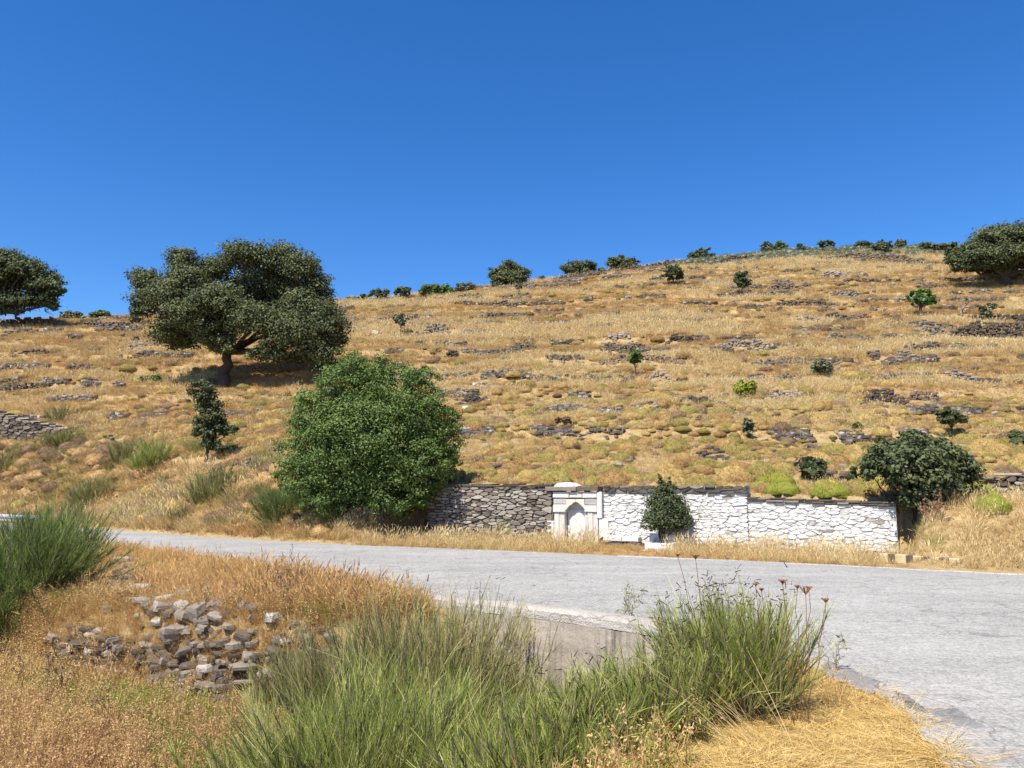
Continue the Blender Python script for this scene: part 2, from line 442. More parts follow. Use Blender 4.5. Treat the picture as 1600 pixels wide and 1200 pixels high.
M['core'] = stone_mat('wall_core', [(0.0, (0.030, 0.025, 0.02)), (1.0, (0.11, 0.09, 0.075))], 0.2, 8, 0.8, 0.95)
M['core_white'] = stone_mat('wall_core_white', [(0.0, (0.30, 0.28, 0.26)), (0.5, (0.55, 0.54, 0.52)), (1.0, (0.74, 0.73, 0.71))], 0.2, 6, 0.8, 0.95)

def earth_mat():
    m, nt, out = new_mat('dry_earth')
    geo = nd(nt, 'ShaderNodeNewGeometry'); P = geo.outputs['Position']
    n1 = noise(nt, P, 0.12, 5, 0.65); n2 = noise(nt, P, 2.2, 6, 0.7); n3 = noise(nt, P, 18, 4, 0.7)
    f = math_n(nt, 'ADD', math_n(nt, 'MULTIPLY', n1, 0.5), math_n(nt, 'MULTIPLY', n2, 0.5))
    f = math_n(nt, 'ADD', f, math_n(nt, 'MULTIPLY', math_n(nt, 'SUBTRACT', n3, 0.5), 0.5))
    col = ramp(nt, f, [(0.25, (0.15, 0.10, 0.052)), (0.45, (0.29, 0.205, 0.10)), (0.6, (0.40, 0.295, 0.15)), (0.8, (0.49, 0.385, 0.22))])
    b = nd(nt, 'ShaderNodeBsdfPrincipled'); b.inputs['Roughness'].default_value = 0.95; b.inputs['Specular IOR Level'].default_value = 0.1
    nt.links.new(col, b.inputs['Base Color'])
    bm = nd(nt, 'ShaderNodeBump'); bm.inputs['Strength'].default_value = 0.8; bm.inputs['Distance'].default_value = 0.06
    nt.links.new(math_n(nt, 'ADD', n2, math_n(nt, 'MULTIPLY', n3, 0.5)), bm.inputs['Height']); nt.links.new(bm.outputs[0], b.inputs['Normal'])
    nt.links.new(b.outputs[0], out.inputs[0])
    return m

def road_mat(name, dark, light, chips=1.0, stain=0.5):
    """worn chip-sealed asphalt: pale chips in grey binder, tyre polish and stains with shapes of their own"""
    m, nt, out = new_mat(name)
    geo = nd(nt, 'ShaderNodeNewGeometry'); P = geo.outputs['Position']
    v = nd(nt, 'ShaderNodeTexVoronoi'); v.inputs['Scale'].default_value = 55; nt.links.new(P, v.inputs['Vector'])
    v2 = nd(nt, 'ShaderNodeTexVoronoi'); v2.inputs['Scale'].default_value = 24; nt.links.new(P, v2.inputs['Vector'])
    sep = nd(nt, 'ShaderNodeSeparateColor'); nt.links.new(v.outputs['Color'], sep.inputs[0])
    sep2 = nd(nt, 'ShaderNodeSeparateColor'); nt.links.new(v2.outputs['Color'], sep2.inputs[0])
    n1 = noise(nt, P, 0.35, 5, 0.6); n2 = noise(nt, P, 3.0, 6, 0.7)
    rot = nd(nt, 'ShaderNodeMapping'); rot.inputs['Rotation'].default_value = (0, 0, math.radians(33)); rot.inputs['Scale'].default_value = (0.12, 1.1, 1)
    nt.links.new(P, rot.inputs[0])
    n4 = noise(nt, rot.outputs[0], 1.0, 4, 0.6)
    f = math_n(nt, 'ADD', math_n(nt, 'MULTIPLY', sep.outputs[0], 0.62 * chips), math_n(nt, 'MULTIPLY', sep2.outputs[0], 0.38 * chips))
    f = math_n(nt, 'ADD', f, math_n(nt, 'MULTIPLY', math_n(nt, 'SUBTRACT', n1, 0.5), stain))
    f = math_n(nt, 'ADD', f, math_n(nt, 'MULTIPLY', math_n(nt, 'SUBTRACT', n2, 0.5), stain * 0.9))
    f = math_n(nt, 'ADD', f, math_n(nt, 'MULTIPLY', math_n(nt, 'SUBTRACT', n4, 0.5), stain * 1.2))
    f = math_n(nt, 'ADD', f, 0.2 - 0.18 * (chips - 0.5))
    mid = tuple((a + b) / 2 for a, b in zip(dark, light))
    col = ramp(nt, f, [(0.1, dark), (0.55, mid), (0.95, light)])
    # fine cracks
    cr = nd(nt, 'ShaderNodeTexVoronoi'); cr.feature = 'DISTANCE_TO_EDGE'; cr.inputs['Scale'].default_value = 0.55
    wv = nd(nt, 'ShaderNodeVectorMath', operation='ADD')
    wn_ = nd(nt, 'ShaderNodeTexNoise'); wn_.inputs['Scale'].default_value = 1.6; wn_.inputs['Detail'].default_value = 5
    nt.links.new(P, wn_.inputs['Vector']); nt.links.new(P, wv.inputs[0]); nt.links.new(wn_.outputs['Color'], wv.inputs[1])
    nt.links.new(wv.outputs[0], cr.inputs['Vector'])
    cf = nd(nt, 'ShaderNodeMapRange'); cf.inputs[1].default_value = 0.0; cf.inputs[2].default_value = 0.012; cf.inputs[3].default_value = 0.45; cf.inputs[4].default_value = 0.0
    nt.links.new(cr.outputs['Distance'], cf.inputs[0])
    col = mix_col(nt, cf.outputs[0], col, tuple(c * 0.35 for c in dark))
    b = nd(nt, 'ShaderNodeBsdfPrincipled'); b.inputs['Roughness'].default_value = 0.9; b.inputs['Specular IOR Level'].default_value = 0.2
    nt.links.new(col, b.inputs['Base Color'])
    bm = nd(nt, 'ShaderNodeBump'); bm.inputs['Strength'].default_value = 0.75; bm.inputs['Distance'].default_value = 0.012
    h = math_n(nt, 'ADD', math_n(nt, 'MULTIPLY', v.outputs['Distance'], -1.0), math_n(nt, 'MULTIPLY', n2, 0.8))
    nt.links.new(h, bm.inputs['Height']); nt.links.new(bm.outputs[0], b.inputs['Normal'])
    nt.links.new(b.outputs[0], out.inputs[0])
    return m

def concrete_mat(name='concrete'):
    m, nt, out = new_mat(name)
    geo = nd(nt, 'ShaderNodeNewGeometry'); P = geo.outputs['Position']
    n1 = noise(nt, P, 1.2, 5, 0.65); n2 = noise(nt, P, 14, 5, 0.7)
    streak = noise(nt, P, 1.0, 4, 0.6, (7, 7, 0.5))
    board = noise(nt, P, 1.0, 2, 0.5, (0.4, 0.4, 7))
    f = math_n(nt, 'ADD', math_n(nt, 'MULTIPLY', n1, 0.55), math_n(nt, 'MULTIPLY', n2, 0.35))
    f = math_n(nt, 'ADD', f, math_n(nt, 'MULTIPLY', math_n(nt, 'SUBTRACT', board, 0.5), 0.35))
    col = ramp(nt, f, [(0.2, (0.22, 0.185, 0.15)), (0.45, (0.40, 0.345, 0.285)), (0.6, (0.52, 0.455, 0.385)), (0.85, (0.62, 0.57, 0.51))])
    sf = nd(nt, 'ShaderNodeMapRange'); sf.inputs[1].default_value = 0.50; sf.inputs[2].default_value = 0.64; sf.inputs[4].default_value = 0.8
    nt.links.new(streak, sf.inputs[0])
    col = mix_col(nt, sf.outputs[0], col, (0.10, 0.09, 0.08))
    b = nd(nt, 'ShaderNodeBsdfPrincipled'); b.inputs['Roughness'].default_value = 0.9; b.inputs['Specular IOR Level'].default_value = 0.2
    nt.links.new(col, b.inputs['Base Color'])
    bm = nd(nt, 'ShaderNodeBump'); bm.inputs['Strength'].default_value = 0.7; bm.inputs['Distance'].default_value = 0.02
    nt.links.new(math_n(nt, 'ADD', n2, n1), bm.inputs['Height']); nt.links.new(bm.outputs[0], b.inputs['Normal'])
    nt.links.new(b.outputs[0], out.inputs[0])
    return m

M['earth'] = earth_mat()
M['road'] = road_mat('road_surface', (0.19, 0.183, 0.173), (0.45, 0.435, 0.413), 0.75, 0.5)
M['road_patch'] = road_mat('road_patch', (0.17, 0.168, 0.17), (0.27, 0.267, 0.27), 0.6, 0.4)
M['road_edge'] = road_mat('road_edge_dust', (0.24, 0.232, 0.22), (0.53, 0.515, 0.49), 0.8, 0.8)
M['road_break'] = road_mat('road_break', (0.05, 0.048, 0.046), (0.22, 0.215, 0.21), 1.2, 0.5)
M['gravel'] = stone_mat('gravel', [(0.0, (0.25, 0.24, 0.23)), (0.5, (0.42, 0.41, 0.40)), (1.0, (0.62, 0.61, 0.59))], 0.8, 9, 0.3)
M['concrete'] = concrete_mat()
M['concrete_top'] = road_mat('concrete_top', (0.27, 0.245, 0.215), (0.48, 0.445, 0.40), 0.6, 0.9)

# ------------------------------------------------------------------ ground
def axis(segments):
    out = [segments[0][0]]
    for a, b, s0, s1 in segments:
        x = a
        while x < b - 1e-6:
            t = (x - a) / (b - a); x = min(b, x + s0 + (s1 - s0) * t); out.append(x)
    return np.array(out)
gx = axis([(-900, -160, 120, 30), (-160, -60, 12, 1.6), (-60, -16, 1.4, 0.28), (-16, 16, 0.19, 0.19), (16, 70, 0.28, 1.3), (70, 180, 1.6, 12), (180, 900, 30, 120)])
gy = axis([(-400, -40, 80, 12), (-40, 1, 6, 0.25), (1, 34, 0.19, 0.19), (34, 110, 0.22, 0.8), (110, 190, 0.9, 3), (190, 1000, 8, 120)])
GX, GY = np.meshgrid(gx, gy)
GZ = height(GX.ravel(), GY.ravel()).reshape(GX.shape)
nxg, nyg = len(gx), len(gy)
def height(X, Y, detail=True):
    """height of the built ground sheet"""
    X = np.asarray(X, float); Y = np.asarray(Y, float)
    i = np.clip(np.searchsorted(gx, X) - 1, 0, nxg - 2); j = np.clip(np.searchsorted(gy, Y) - 1, 0, nyg - 2)
    fx = (X - gx[i]) / (gx[i + 1] - gx[i]); fy = (Y - gy[j]) / (gy[j + 1] - gy[j])
    return (GZ[j, i] * (1 - fx) + GZ[j, i + 1] * fx) * (1 - fy) + (GZ[j + 1, i] * (1 - fx) + GZ[j + 1, i + 1] * fx) * fy
ii = (np.arange(nyg - 1)[:, None] * nxg + np.arange(nxg - 1)[None, :]).ravel()
quads = np.stack([ii, ii + 1, ii + 1 + nxg, ii + nxg], 1)
ground = add_obj('hillside', make_mesh('hillside', np.stack([GX.ravel(), GY.ravel(), GZ.ravel()], 1), quads, M['earth'], smooth=True))
tag(ground, 'dry earth of the terraced hillside and the gully below', 'hillside', kind='structure')

# ------------------------------------------------------------------ road
def resample(P, n, lo=0.0, hi=1.0):
    P = np.array(P); L = np.concatenate([[0], np.cumsum(np.hypot(*np.diff(P, axis=0).T))])
    t = np.linspace(lo, hi, n) * L[-1]
    return np.stack([np.interp(t, L, P[:, 0]), np.interp(t, L, P[:, 1])], 1)

FARD = resample(FAR, 2600)
N_R = resample(NEAR, 620)
# pair the two edges by a monotone nearest-point walk so that the strip never folds
idx = [int(np.argmin(np.hypot(FARD[:, 0] - p[0], FARD[:, 1] - p[1]) )) for p in N_R]
idx = np.maximum.accumulate(np.array(idx))
k = np.ones(41) / 41
idx = np.convolve(np.pad(idx, 20, mode='edge'), k, 'valid')
F_R = np.stack([np.interp(idx, np.arange(len(FARD)), FARD[:, 0]), np.interp(idx, np.arange(len(FARD)), FARD[:, 1])], 1)
arcN = np.concatenate([[0], np.cumsum(np.hypot(*np.diff(N_R, axis=0).T))])
wob_n = (fbm(arcN / 0.5, arcN * 0 + 3, 41) - 0.5) * 0.22
wob_f = (fbm(arcN / 0.6, arcN * 0 + 9, 43) - 0.5) * 0.22
W_ = F_R - N_R; Wl = np.linalg.norm(W_, axis=1, keepdims=True); Wd = W_ / Wl
N_E = N_R + Wd * wob_n[:, None]; F_E = F_R + Wd * wob_f[:, None]
ts_ = np.concatenate([[0, 0.004], np.linspace(0.02, 0.98, 22), [0.996, 1.0]])
V = []
for j, t in enumerate(ts_):
    p = N_E * (1 - t) + F_E * t
    z = 0.02 + 0.05 * (1 - (2 * t - 1) ** 2) + (fbm(p[:, 0] / 1.5, p[:, 1] / 1.5, 77) - 0.5) * 0.03
    if j in (0, len(ts_) - 1): z = z * 0 - 0.07
    V.append(np.column_stack([p, z]))
V = np.concatenate(V); n_l = len(N_R)
ii = (np.arange(len(ts_) - 1)[:, None] * n_l + np.arange(n_l - 1)[None, :]).ravel()
road = add_obj('road', make_mesh('road', V, np.stack([ii, ii + 1, ii + 1 + n_l, ii + n_l], 1)[:, ::-1], M['road'], smooth=True))
tag(road, 'pale worn chip-sealed asphalt road curving past the wall', 'road', kind='structure')

def road_z(x, y):
    sn, _ = poly_dist(x, y, NEAR); sf, _ = poly_dist(x, y, FAR)
    t = sn / np.maximum(sn - sf, 0.2)
    return 0.02 + 0.05 * (1 - (2 * t - 1) ** 2) + (fbm(np.asarray(x) / 1.5, np.asarray(y) / 1.5, 77) - 0.5) * 0.03

def sheet_on_road(name, pts_px, mat, lift=0.016, parent=road, jag=0.07, n=90):
    """an irregular sheet lying on the road, outline given where the photograph shows it"""
    P = []
    for px, py in pts_px:
        u, e = ray(px, py); Y = (0.05 - EYE) / e
        P.append((u * Y, Y))
    P.append(P[0]); Q = catmull(P, 8)[:-1]
    c = Q.mean(0)
    a = np.arange(len(Q))
    Q = Q + (Q - c) / np.linalg.norm(Q - c, axis=1, keepdims=True) * ((fbm(a * 0.9, a * 0 + 2, 5) - 0.5) * 2 * jag)[:, None]
    rings = [Q * s + c * (1 - s) for s in (1.0, 0.75, 0.5, 0.25)] + [c[None]]
    V = np.concatenate(rings); z = road_z(V[:, 0], V[:, 1]) + lift
    z[:len(Q)] -= lift + 0.004
    Fc = []
    m = len(Q)
    for r in range(3):
        for i in range(m): Fc.append([r * m + i, r * m + (i + 1) % m, (r + 1) * m + (i + 1) % m, (r + 1) * m + i])
    for i in range(m): Fc.append([3 * m + i, 3 * m + (i + 1) % m, 4 * m])
    return add_obj(name, make_mesh(name, np.column_stack([V, z]), Fc, mat, smooth=True), parent)

sheet_on_road('asphalt_patch', [(1446, 1104), (1490, 1101), (1518, 1116), (1545, 1136), (1505, 1135), (1465, 1122)], M['road_patch'])['label'] = 'smooth grey patch at the broken edge of the road'
sheet_on_road('asphalt_patch', [(1284, 1026), (1322, 1037), (1350, 1052), (1376, 1063), (1362, 1078), (1322, 1063), (1290, 1046)], M['road_patch'])
sheet_on_road('broken_edge', [(1396, 1076), (1416, 1082), (1438, 1098), (1452, 1110), (1436, 1110), (1412, 1096)], M['road_break'])['label'] = 'crumbled dark break in the edge of the road'
# pale dusty strip along the far edge
sel = (F_E[:, 0] > 2.5) & (F_E[:, 0] < 22)
fe, fd = F_E[sel], Wd[sel]
ar = arcN[sel]
w0 = 0.05 + 0.05 * fbm(ar / 0.7, ar * 0, 3); w1 = w0 + 0.02 + 0.34 * np.clip(fbm(ar / 1.3, ar * 0 + 5, 8) * 1.6 - 0.35, 0.02, 1)
rows = []
for t in (0, 0.12, 0.88, 1):
    p = fe - fd * (w0 + (w1 - w0) * t)[:, None]
    z = road_z(p[:, 0], p[:, 1]) + (0.010 if 0 < t < 1 else -0.006)
    rows.append(np.column_stack([p, z]))
V = np.concatenate(rows); m = len(fe)
ii = (np.arange(3)[:, None] * m + np.arange(m - 1)[None, :]).ravel()
add_obj('edge_strip', make_mesh('edge_strip', V, np.stack([ii, ii + 1, ii + 1 + m, ii + m], 1), M['road_edge']), road)['label'] = 'pale dusty strip along the far road edge'

# ------------------------------------------------------------------ concrete parapet of the culvert
par = empty('concrete_culvert_wall', (1.0, 10.3, -1.0))
tag(par, 'stained tan concrete retaining wall of the culvert at the near road edge', 'retaining wall')
line = catmull([(-1.15, 11.95), (-0.62, 11.55), (-0.2, 11.27), (0.3, 10.92), (1.25, 10.08), (1.98, 9.24), (2.32, 8.5), (2.45, 7.9)], 10)
tl = np.gradient(line, axis=0); tl /= np.linalg.norm(tl, axis=1, keepdims=True)
nl_ = np.column_stack([tl[:, 1], -tl[:, 0]])          # towards the gully
nl_ = nl_ * np.sign((nl_ @ np.array([-1.0, -1.0])))[:, None]
def wall_strip(name, prof, mat, jit=0.0, seed=1, smoothf=False):
    V = []; a = np.arange(len(line))
    for k, (o, z) in enumerate(prof):
        jj = (fbm(a / 2.0, a * 0 + k * 3.1, seed) - 0.5) * 2 * jit
        p = line + nl_ * (o + jj)[:, None]
        V.append(np.column_stack([p, np.full(len(p), z) + jj * 0.6]))
    V = np.concatenate(V); m = len(line); r = len(prof)
    ii = (np.arange(r)[:, None] * m + np.arange(m - 1)[None, :]).ravel()
    jj = ((np.arange(r)[:, None] + 1) % r * m + np.arange(m - 1)[None, :]).ravel()
    Fc = [np.stack([ii, ii + 1, jj + 1, jj], 1)]
    me = make_mesh(name, V, [list(f) for f in Fc[0]] + [[k * m for k in range(r)], [k * m + m - 1 for k in range(r)][::-1]], mat)
    return add_obj(name, me, par)
wall_strip('wall_face', [(-0.22, -2.2), (-0.22, -0.024), (0.112, -0.024), (0.125, -0.6), (0.14, -1.2), (0.16, -2.2)], M['concrete'], 0.008)
wall_strip('coping', [(-0.25, -0.017), (-0.25, 0.09), (-0.2, 0.115), (0.0, 0.13), (0.06, 0.12), (0.095, 0.08), (0.105, 0.03), (0.112, -0.019)], M['concrete_top'], 0.014, 4)['label'] = 'pale chipped concrete coping along the top'

# ------------------------------------------------------------------ stone kit
def slab(rs, lx, ly, lz, k=6):
    """an irregular flat slab: two jittered rings"""
    a = np.sort(np.arange(k) * 2 * math.pi / k + rs.uniform(-0.35, 0.35, k))
    r = rs.uniform(0.68, 1.1, k)
    sq = 1 / np.maximum(np.abs(np.cos(a)), np.abs(np.sin(a))) ** 0.55
    x = np.cos(a) * r * sq * lx / 2; y = np.sin(a) * r * sq * ly / 2
    s = rs.uniform(0.78, 0.97, k)
    tilt = rs.uniform(-0.15, 0.15, 2)
    bot = np.column_stack([x, y, np.full(k, -lz / 2) + rs.uniform(-0.12, 0.12, k) * lz])
    mid = np.column_stack([x * 1.03, y * 1.03, rs.uniform(-0.15, 0.3, k) * lz])
    top = np.column_stack([x * s, y * s, np.full(k, lz / 2) + rs.uniform(-0.18, 0.12, k) * lz + (x / lx * tilt[0] + y / ly * tilt[1]) * lz])
    V = np.concatenate([bot, mid, top])
    Fc = [list(range(k))[::-1], [2 * k + i for i in range(k)]]
    for r_ in range(2):
        for i in range(k):
            Fc.append([r_ * k + i, r_ * k + (i + 1) % k, (r_ + 1) * k + (i + 1) % k, (r_ + 1) * k + i])
    return V, Fc

def rot_z(V, a):
    c, s = math.cos(a), math.sin(a)
    return np.column_stack([V[:, 0] * c - V[:, 1] * s, V[:, 0] * s + V[:, 1] * c, V[:, 2]])
def rot_x(V, a):
    c, s = math.cos(a), math.sin(a)
    return np.column_stack([V[:, 0], V[:, 1] * c - V[:, 2] * s, V[:, 1] * s + V[:, 2] * c])

class Pile:
    def __init__(self): self.V = []; self.F = []; self.t = []; self.n = 0
    def add(self, V, Fc, tone):
        self.V.append(V); self.F += [[i + self.n for i in f] for f in Fc]; self.t.append(np.full(len(V), tone)); self.n += len(V)
    def mesh(self, name, mat): return make_mesh(name, np.concatenate(self.V), self.F, mat, np.concatenate(self.t))

def rubble(P, rs, pts, H, dense=1.0, size=0.36, lean=0.25, ragged=0.5):
    """courses of slabs along a ground line pts (n,2), height H; ragged top"""
    pts = np.array(pts); L = np.concatenate([[0], np.cumsum(np.hypot(*np.diff(pts, axis=0).T))])
    zc = 0.0; c = 0
    while zc < H:
        h = rs.uniform(0.6, 1.2) * size * 0.36
        s = rs.uniform(-0.1, 0.2)
        while s < L[-1]:
            l = rs.uniform(0.5, 1.5) * size
            x = np.interp(s + l / 2, L, pts[:, 0]); y = np.interp(s + l / 2, L, pts[:, 1])
            env = H * (1 - ragged * vnoise(s / 1.1, H * 7.3 + x, 3)) * min(1, 0.25 + 1.6 * min(s + 0.1, L[-1] - s + 0.1) / max(0.3, L[-1] * 0.5))
            if zc < env and rs.random() < dense:
                x2 = np.interp(s + l, L, pts[:, 0]); y2 = np.interp(s + l, L, pts[:, 1])
                a = math.atan2(y2 - y, x2 - x) if (abs(x2 - x) + abs(y2 - y)) > 1e-6 else 0
                V, Fc = slab(rs, l * 0.97, size * rs.uniform(0.7, 1.1), h * 0.95)
                V = rot_x(V, rs.normal(0, 0.07)); V = rot_z(V, a + rs.normal(0, 0.12))
                R = math.hypot(x, y)
                x_ = x + x / R * (lean * zc + rs.normal(0, 0.05)); y_ = y + y / R * (lean * zc + rs.normal(0, 0.05))
                g = float(height(np.array([x]), np.array([y]))[0])
                P.add(V + np.array((x_, y_, g + zc + h * 0.35)), Fc, rs.uniform(0, 1) * 0.5)
            s += l
        zc += h; c += 1

def px_line(px_pts, n=8):
    pts = np.array([at(*p)[:2] for p in px_pts])
    return resample(pts, max(n, len(pts)))

# ------------------------------------------------------------------ fitted rubble walls: one object for each stone
def clip_half(poly, nx, ny, c):
    """keep nx*x+ny*y <= c"""
    out = []
    for i in range(len(poly)):
        a = poly[i]; b = poly[(i + 1) % len(poly)]
        da = nx * a[0] + ny * a[1] - c; db = nx * b[0] + ny * b[1] - c
        if da <= 0: out.append(a)
        if (da < 0) != (db < 0) and abs(da - db) > 1e-12:
            t = da / (da - db); out.append((a[0] + t * (b[0] - a[0]), a[1] + t * (b[1] - a[1])))
    return out

def voronoi_stones(rs, s0, s1, zb, zt0, zt1, w, h, aspect):
    """polygons (s,z) of rubble stones filling a wall face whose top runs from zt0 to zt1"""
    seeds = []
    top = max(zt0, zt1); z = zb + h * 0.5; row = 0
    while z < top + h * 0.3:
        s = s0 + rs.uniform(0.1, 0.6) * w
        while s < s1:
            seeds.append((s + rs.normal(0, w * 0.16), z + rs.normal(0, h * 0.25)))
            s += w * rs.uniform(0.45, 1.6)
        z += h * rs.uniform(0.8, 1.2); row += 1
    seeds = np.array(seeds); out = []
    for i, (sx, sz) in enumerate(seeds):
        d = ((seeds[:, 0] - sx) / aspect) ** 2 + (seeds[:, 1] - sz) ** 2
        near = np.argsort(d)[1:18]
        poly = [(s0, zb), (s1, zb), (s1, zt1), (s0, zt0)]
        for j in near:
            tx, tz = seeds[j]
            nx = (tx - sx) / aspect ** 2; ny = tz - sz
            c = nx * (sx + tx) / 2 + ny * (sz + tz) / 2
            poly = clip_half(poly, nx, ny, c)
            if len(poly) < 3: break
        if len(poly) >= 3:
            p = np.array(poly)
            ar = 0.5 * abs(np.dot(p[:, 0], np.roll(p[:, 1], -1)) - np.dot(p[:, 1], np.roll(p[:, 0], -1)))
            if ar > 0.15 * w * h: out.append(p)
    return out

def stone_prism(rs, poly, joint, proud, back=-0.10):
    """one stone from its outline: corners chopped, face tapered and uneven. Coordinates (s, n, z)"""
    c = poly.mean(0)
    keep = []
    n = len(poly)
    for i in range(n):
        a, b, d = poly[i - 1], poly[i], poly[(i + 1) % n]
        la, lb = np.linalg.norm(a - b), np.linalg.norm(d - b)
        k = min(0.28, 0.5)
        if min(la, lb) < 0.03: keep.append(b * 0.9 + c * 0.1); continue
        keep.append(b + (a - b) * k); keep.append(b + (d - b) * k)
    q = np.array(keep)
    r = np.linalg.norm(q - c, axis=1, keepdims=True)
    q = c + (q - c) * np.clip((r - joint) / r, 0.4, 1)
    m = len(q)
    f = c + (q - c) * rs.uniform(0.90, 0.98, (m, 1))
    pr = proud + rs.normal(0, 0.006, m)
    V = np.concatenate([np.column_stack([q[:, 0], np.full(m, back), q[:, 1]]), np.column_stack([q[:, 0], pr - 0.02, q[:, 1]]), np.column_stack([f[:, 0], pr + 0.004, f[:, 1]])])
    Fc = [[2 * m + i for i in range(m)]]
    for k in range(2):
        for i in range(m): Fc.append([k * m + i, k * m + (i + 1) % m, (k + 1) * m + (i + 1) % m, (k + 1) * m + i])
    return V, Fc, c

class Frame:
    """vertical wall plane: s along it, n towards the viewer, z up"""
    def __init__(self, A, B):
        self.A = np.array(A, float); self.T = (np.array(B, float) - self.A); self.L = np.linalg.norm(self.T); self.T /= self.L
        self.N = np.array((self.T[1], -self.T[0]))
        self.N *= -np.sign(self.N @ self.A)
    def w(self, V):
        V = np.asarray(V)
        xy = self.A + V[:, 0:1] * self.T + V[:, 1:2] * self.N
        return np.column_stack([xy, V[:, 2]])
    def px(self, px, py):
        u, e = ray(px, py)
        s = (u * self.A[1] - self.A[0]) / (self.T[0] - u * self.T[1])
        Y = self.A[1] + s * self.T[1]
        return s, EYE + e * Y

def stones_on(frame, root, rs, polys, matf, joint=0.012, proud=(0.0, 0.05), name='stone', back=-0.1):
    for p in polys:
        V, Fc, c = stone_prism(rs, p, joint, rs.uniform(*proud), back)
        o = add_obj(name, make_mesh('stone', frame.w(V), Fc, matf(c)), root)

def box_sn(frame, s0, s1, n0, n1, z0, z1, jit=0.0, rs=None):
    V = np.array([(s, n, z) for z in (z0, z1) for n in (n0, n1) for s in (s0, s1)], float)
    if rs is not None: V += rs.uniform(-jit, jit, V.shape)
    Fc = [[0, 1, 3, 2], [4, 6, 7, 5], [0, 4, 5, 1], [2, 3, 7, 6], [0, 2, 6, 4], [1, 5, 7, 3]]
    return frame.w(V), Fc

def bevel_block(frame, s0, s1, n0, n1, z0, z1, rs, b=0.012):
    """a dressed block with a bevelled, slightly uneven front"""
    def ring(s_in, n):
        return np.array([(s0 + s_in, n, z0 + s_in), (s1 - s_in, n, z0 + s_in), (s1 - s_in, n, z1 - s_in), (s0 + s_in, n, z1 - s_in)])
    V = np.concatenate([ring(0, n0), ring(0, n1 - b), ring(b, n1)])
    V = V + rs.uniform(-0.004, 0.004, V.shape)
    Fc = [[0, 3, 2, 1], [8, 9, 10, 11]]
    for k in range(2):
        for i in range(4): Fc.append([k * 4 + i, k * 4 + (i + 1) % 4, (k + 1) * 4 + (i + 1) % 4, (k + 1) * 4 + i])
    return frame.w(V), Fc

def prism_sn(frame, poly, n0, n1):
    m = len(poly); p = np.array(poly)
    V = np.concatenate([np.column_stack([p[:, 0], np.full(m, n0), p[:, 1]]), np.column_stack([p[:, 0], np.full(m, n1), p[:, 1]])])
    Fc = [list(range(m))[::-1], [m + i for i in range(m)]] + [[i, (i + 1) % m, m + (i + 1) % m, m + i] for i in range(m)]
    return frame.w(V), Fc

WF = Frame(WALL_A, WALL_B)
rs = np.random.default_rng(21)
S = lambda px, py=790: WF.px(px, py)[0]
Zp = lambda px, py: WF.px(px, py)[1]

# --- unpainted dry-stone wall left of the fountain
s_l0, s_l1 = -0.05, S(863)
zt_l = Zp(760, 757)
root = empty('dry_stone_wall', tuple(WF.w(np.array([(s_l0, 0, 0.0)]))[0]))
tag(root, 'bare brown dry-stone terrace wall between the round bush and the marble fountain', 'stone wall')
add_obj('wall_core', make_mesh('wall_core', *box_sn(WF, s_l0 + 0.02, s_l1, -0.5, -0.035, -0.2, zt_l - 0.09), M['core']), root)
polys = voronoi_stones(rs, s_l0, s_l1, 0.0, zt_l - 0.07, zt_l - 0.09, 0.32, 0.09, 2.6)
stones_on(WF, root, rs, polys, lambda c: M['schist_pale'] if rs.random() < 0.7 else M['schist'], 0.010, (-0.01, 0.05))
s = s_l0
while s < s_l1 - 0.05:        # flat coping slabs
    l = min(rs.uniform(0.35, 0.75), s_l1 - s)
    V, Fc = bevel_block(WF, s + 0.005, s + l - 0.005, -0.5, rs.uniform(0.03, 0.07), zt_l - 0.085 + rs.uniform(0, 0.012), zt_l + rs.uniform(-0.02, 0.03), rs, 0.015)
    add_obj('coping_slab', make_mesh('coping_slab', V, Fc, M['schist_dark']), root); s += l

# --- whitewashed wall right of the fountain: taller part, then a lower one
s_w0, s_w1, s_w2 = S(943), S(1168), WF.L
zt_a = Zp(1050, 758); zt_b0 = Zp(1175, 776); zt_b1 = Zp(1388, 784)
root = empty('whitewashed_wall', tuple(WF.w(np.array([(s_w0, 0, 0.0)]))[0]))
tag(root, 'tall whitewashed rubble wall with bare dark top courses right of the fountain', 'stone wall')
add_obj('wall_core', make_mesh('wall_core', *box_sn(WF, s_w0, s_w1 - 0.02, -0.5, -0.018, -0.2, zt_a - 0.03), M['core_white']), root)
zw = zt_a - 0.235
polys = voronoi_stones(rs, s_w0, s_w1, 0.05, zw - 0.02, zw, 0.27, 0.083, 2.6)
stones_on(WF, root, rs, polys, lambda c: M['whitewash'] if rs.random() < 0.95 else M['schist_pale'], 0.0035, (-0.016, 0.012))
polys = voronoi_stones(rs, s_w0, s_w1, zw + 0.002, zt_a, zt_a - 0.02, 0.36, 0.085, 2.6)
stones_on(WF, root, rs, polys, lambda c: M['schist_dark'] if rs.random() < 0.7 else M['schist'], 0.008, (0.0, 0.06))
root = empty('low_whitewashed_wall', tuple(WF.w(np.array([(s_w1, 0, 0.0)]))[0]))
tag(root, 'lower whitewashed rubble wall stepping down towards the fig-like shrub', 'stone wall')
V, Fc = prism_sn(WF, [(s_w1 + 0.01, -0.2), (s_w2, -0.2), (s_w2, zt_b1 - 0.03), (s_w1 + 0.01, zt_b0 - 0.03)], -0.5, -0.018)
add_obj('wall_core', make_mesh('wall_core', V, Fc, M['core_white']), root)
polys = voronoi_stones(rs, s_w1, s_w2, 0.1, zt_b0 - 0.13, zt_b1 - 0.13, 0.27, 0.083, 2.6)
stones_on(WF, root, rs, polys, lambda c: M['whitewash'] if rs.random() < 0.95 else M['schist_pale'], 0.0035, (-0.016, 0.012))
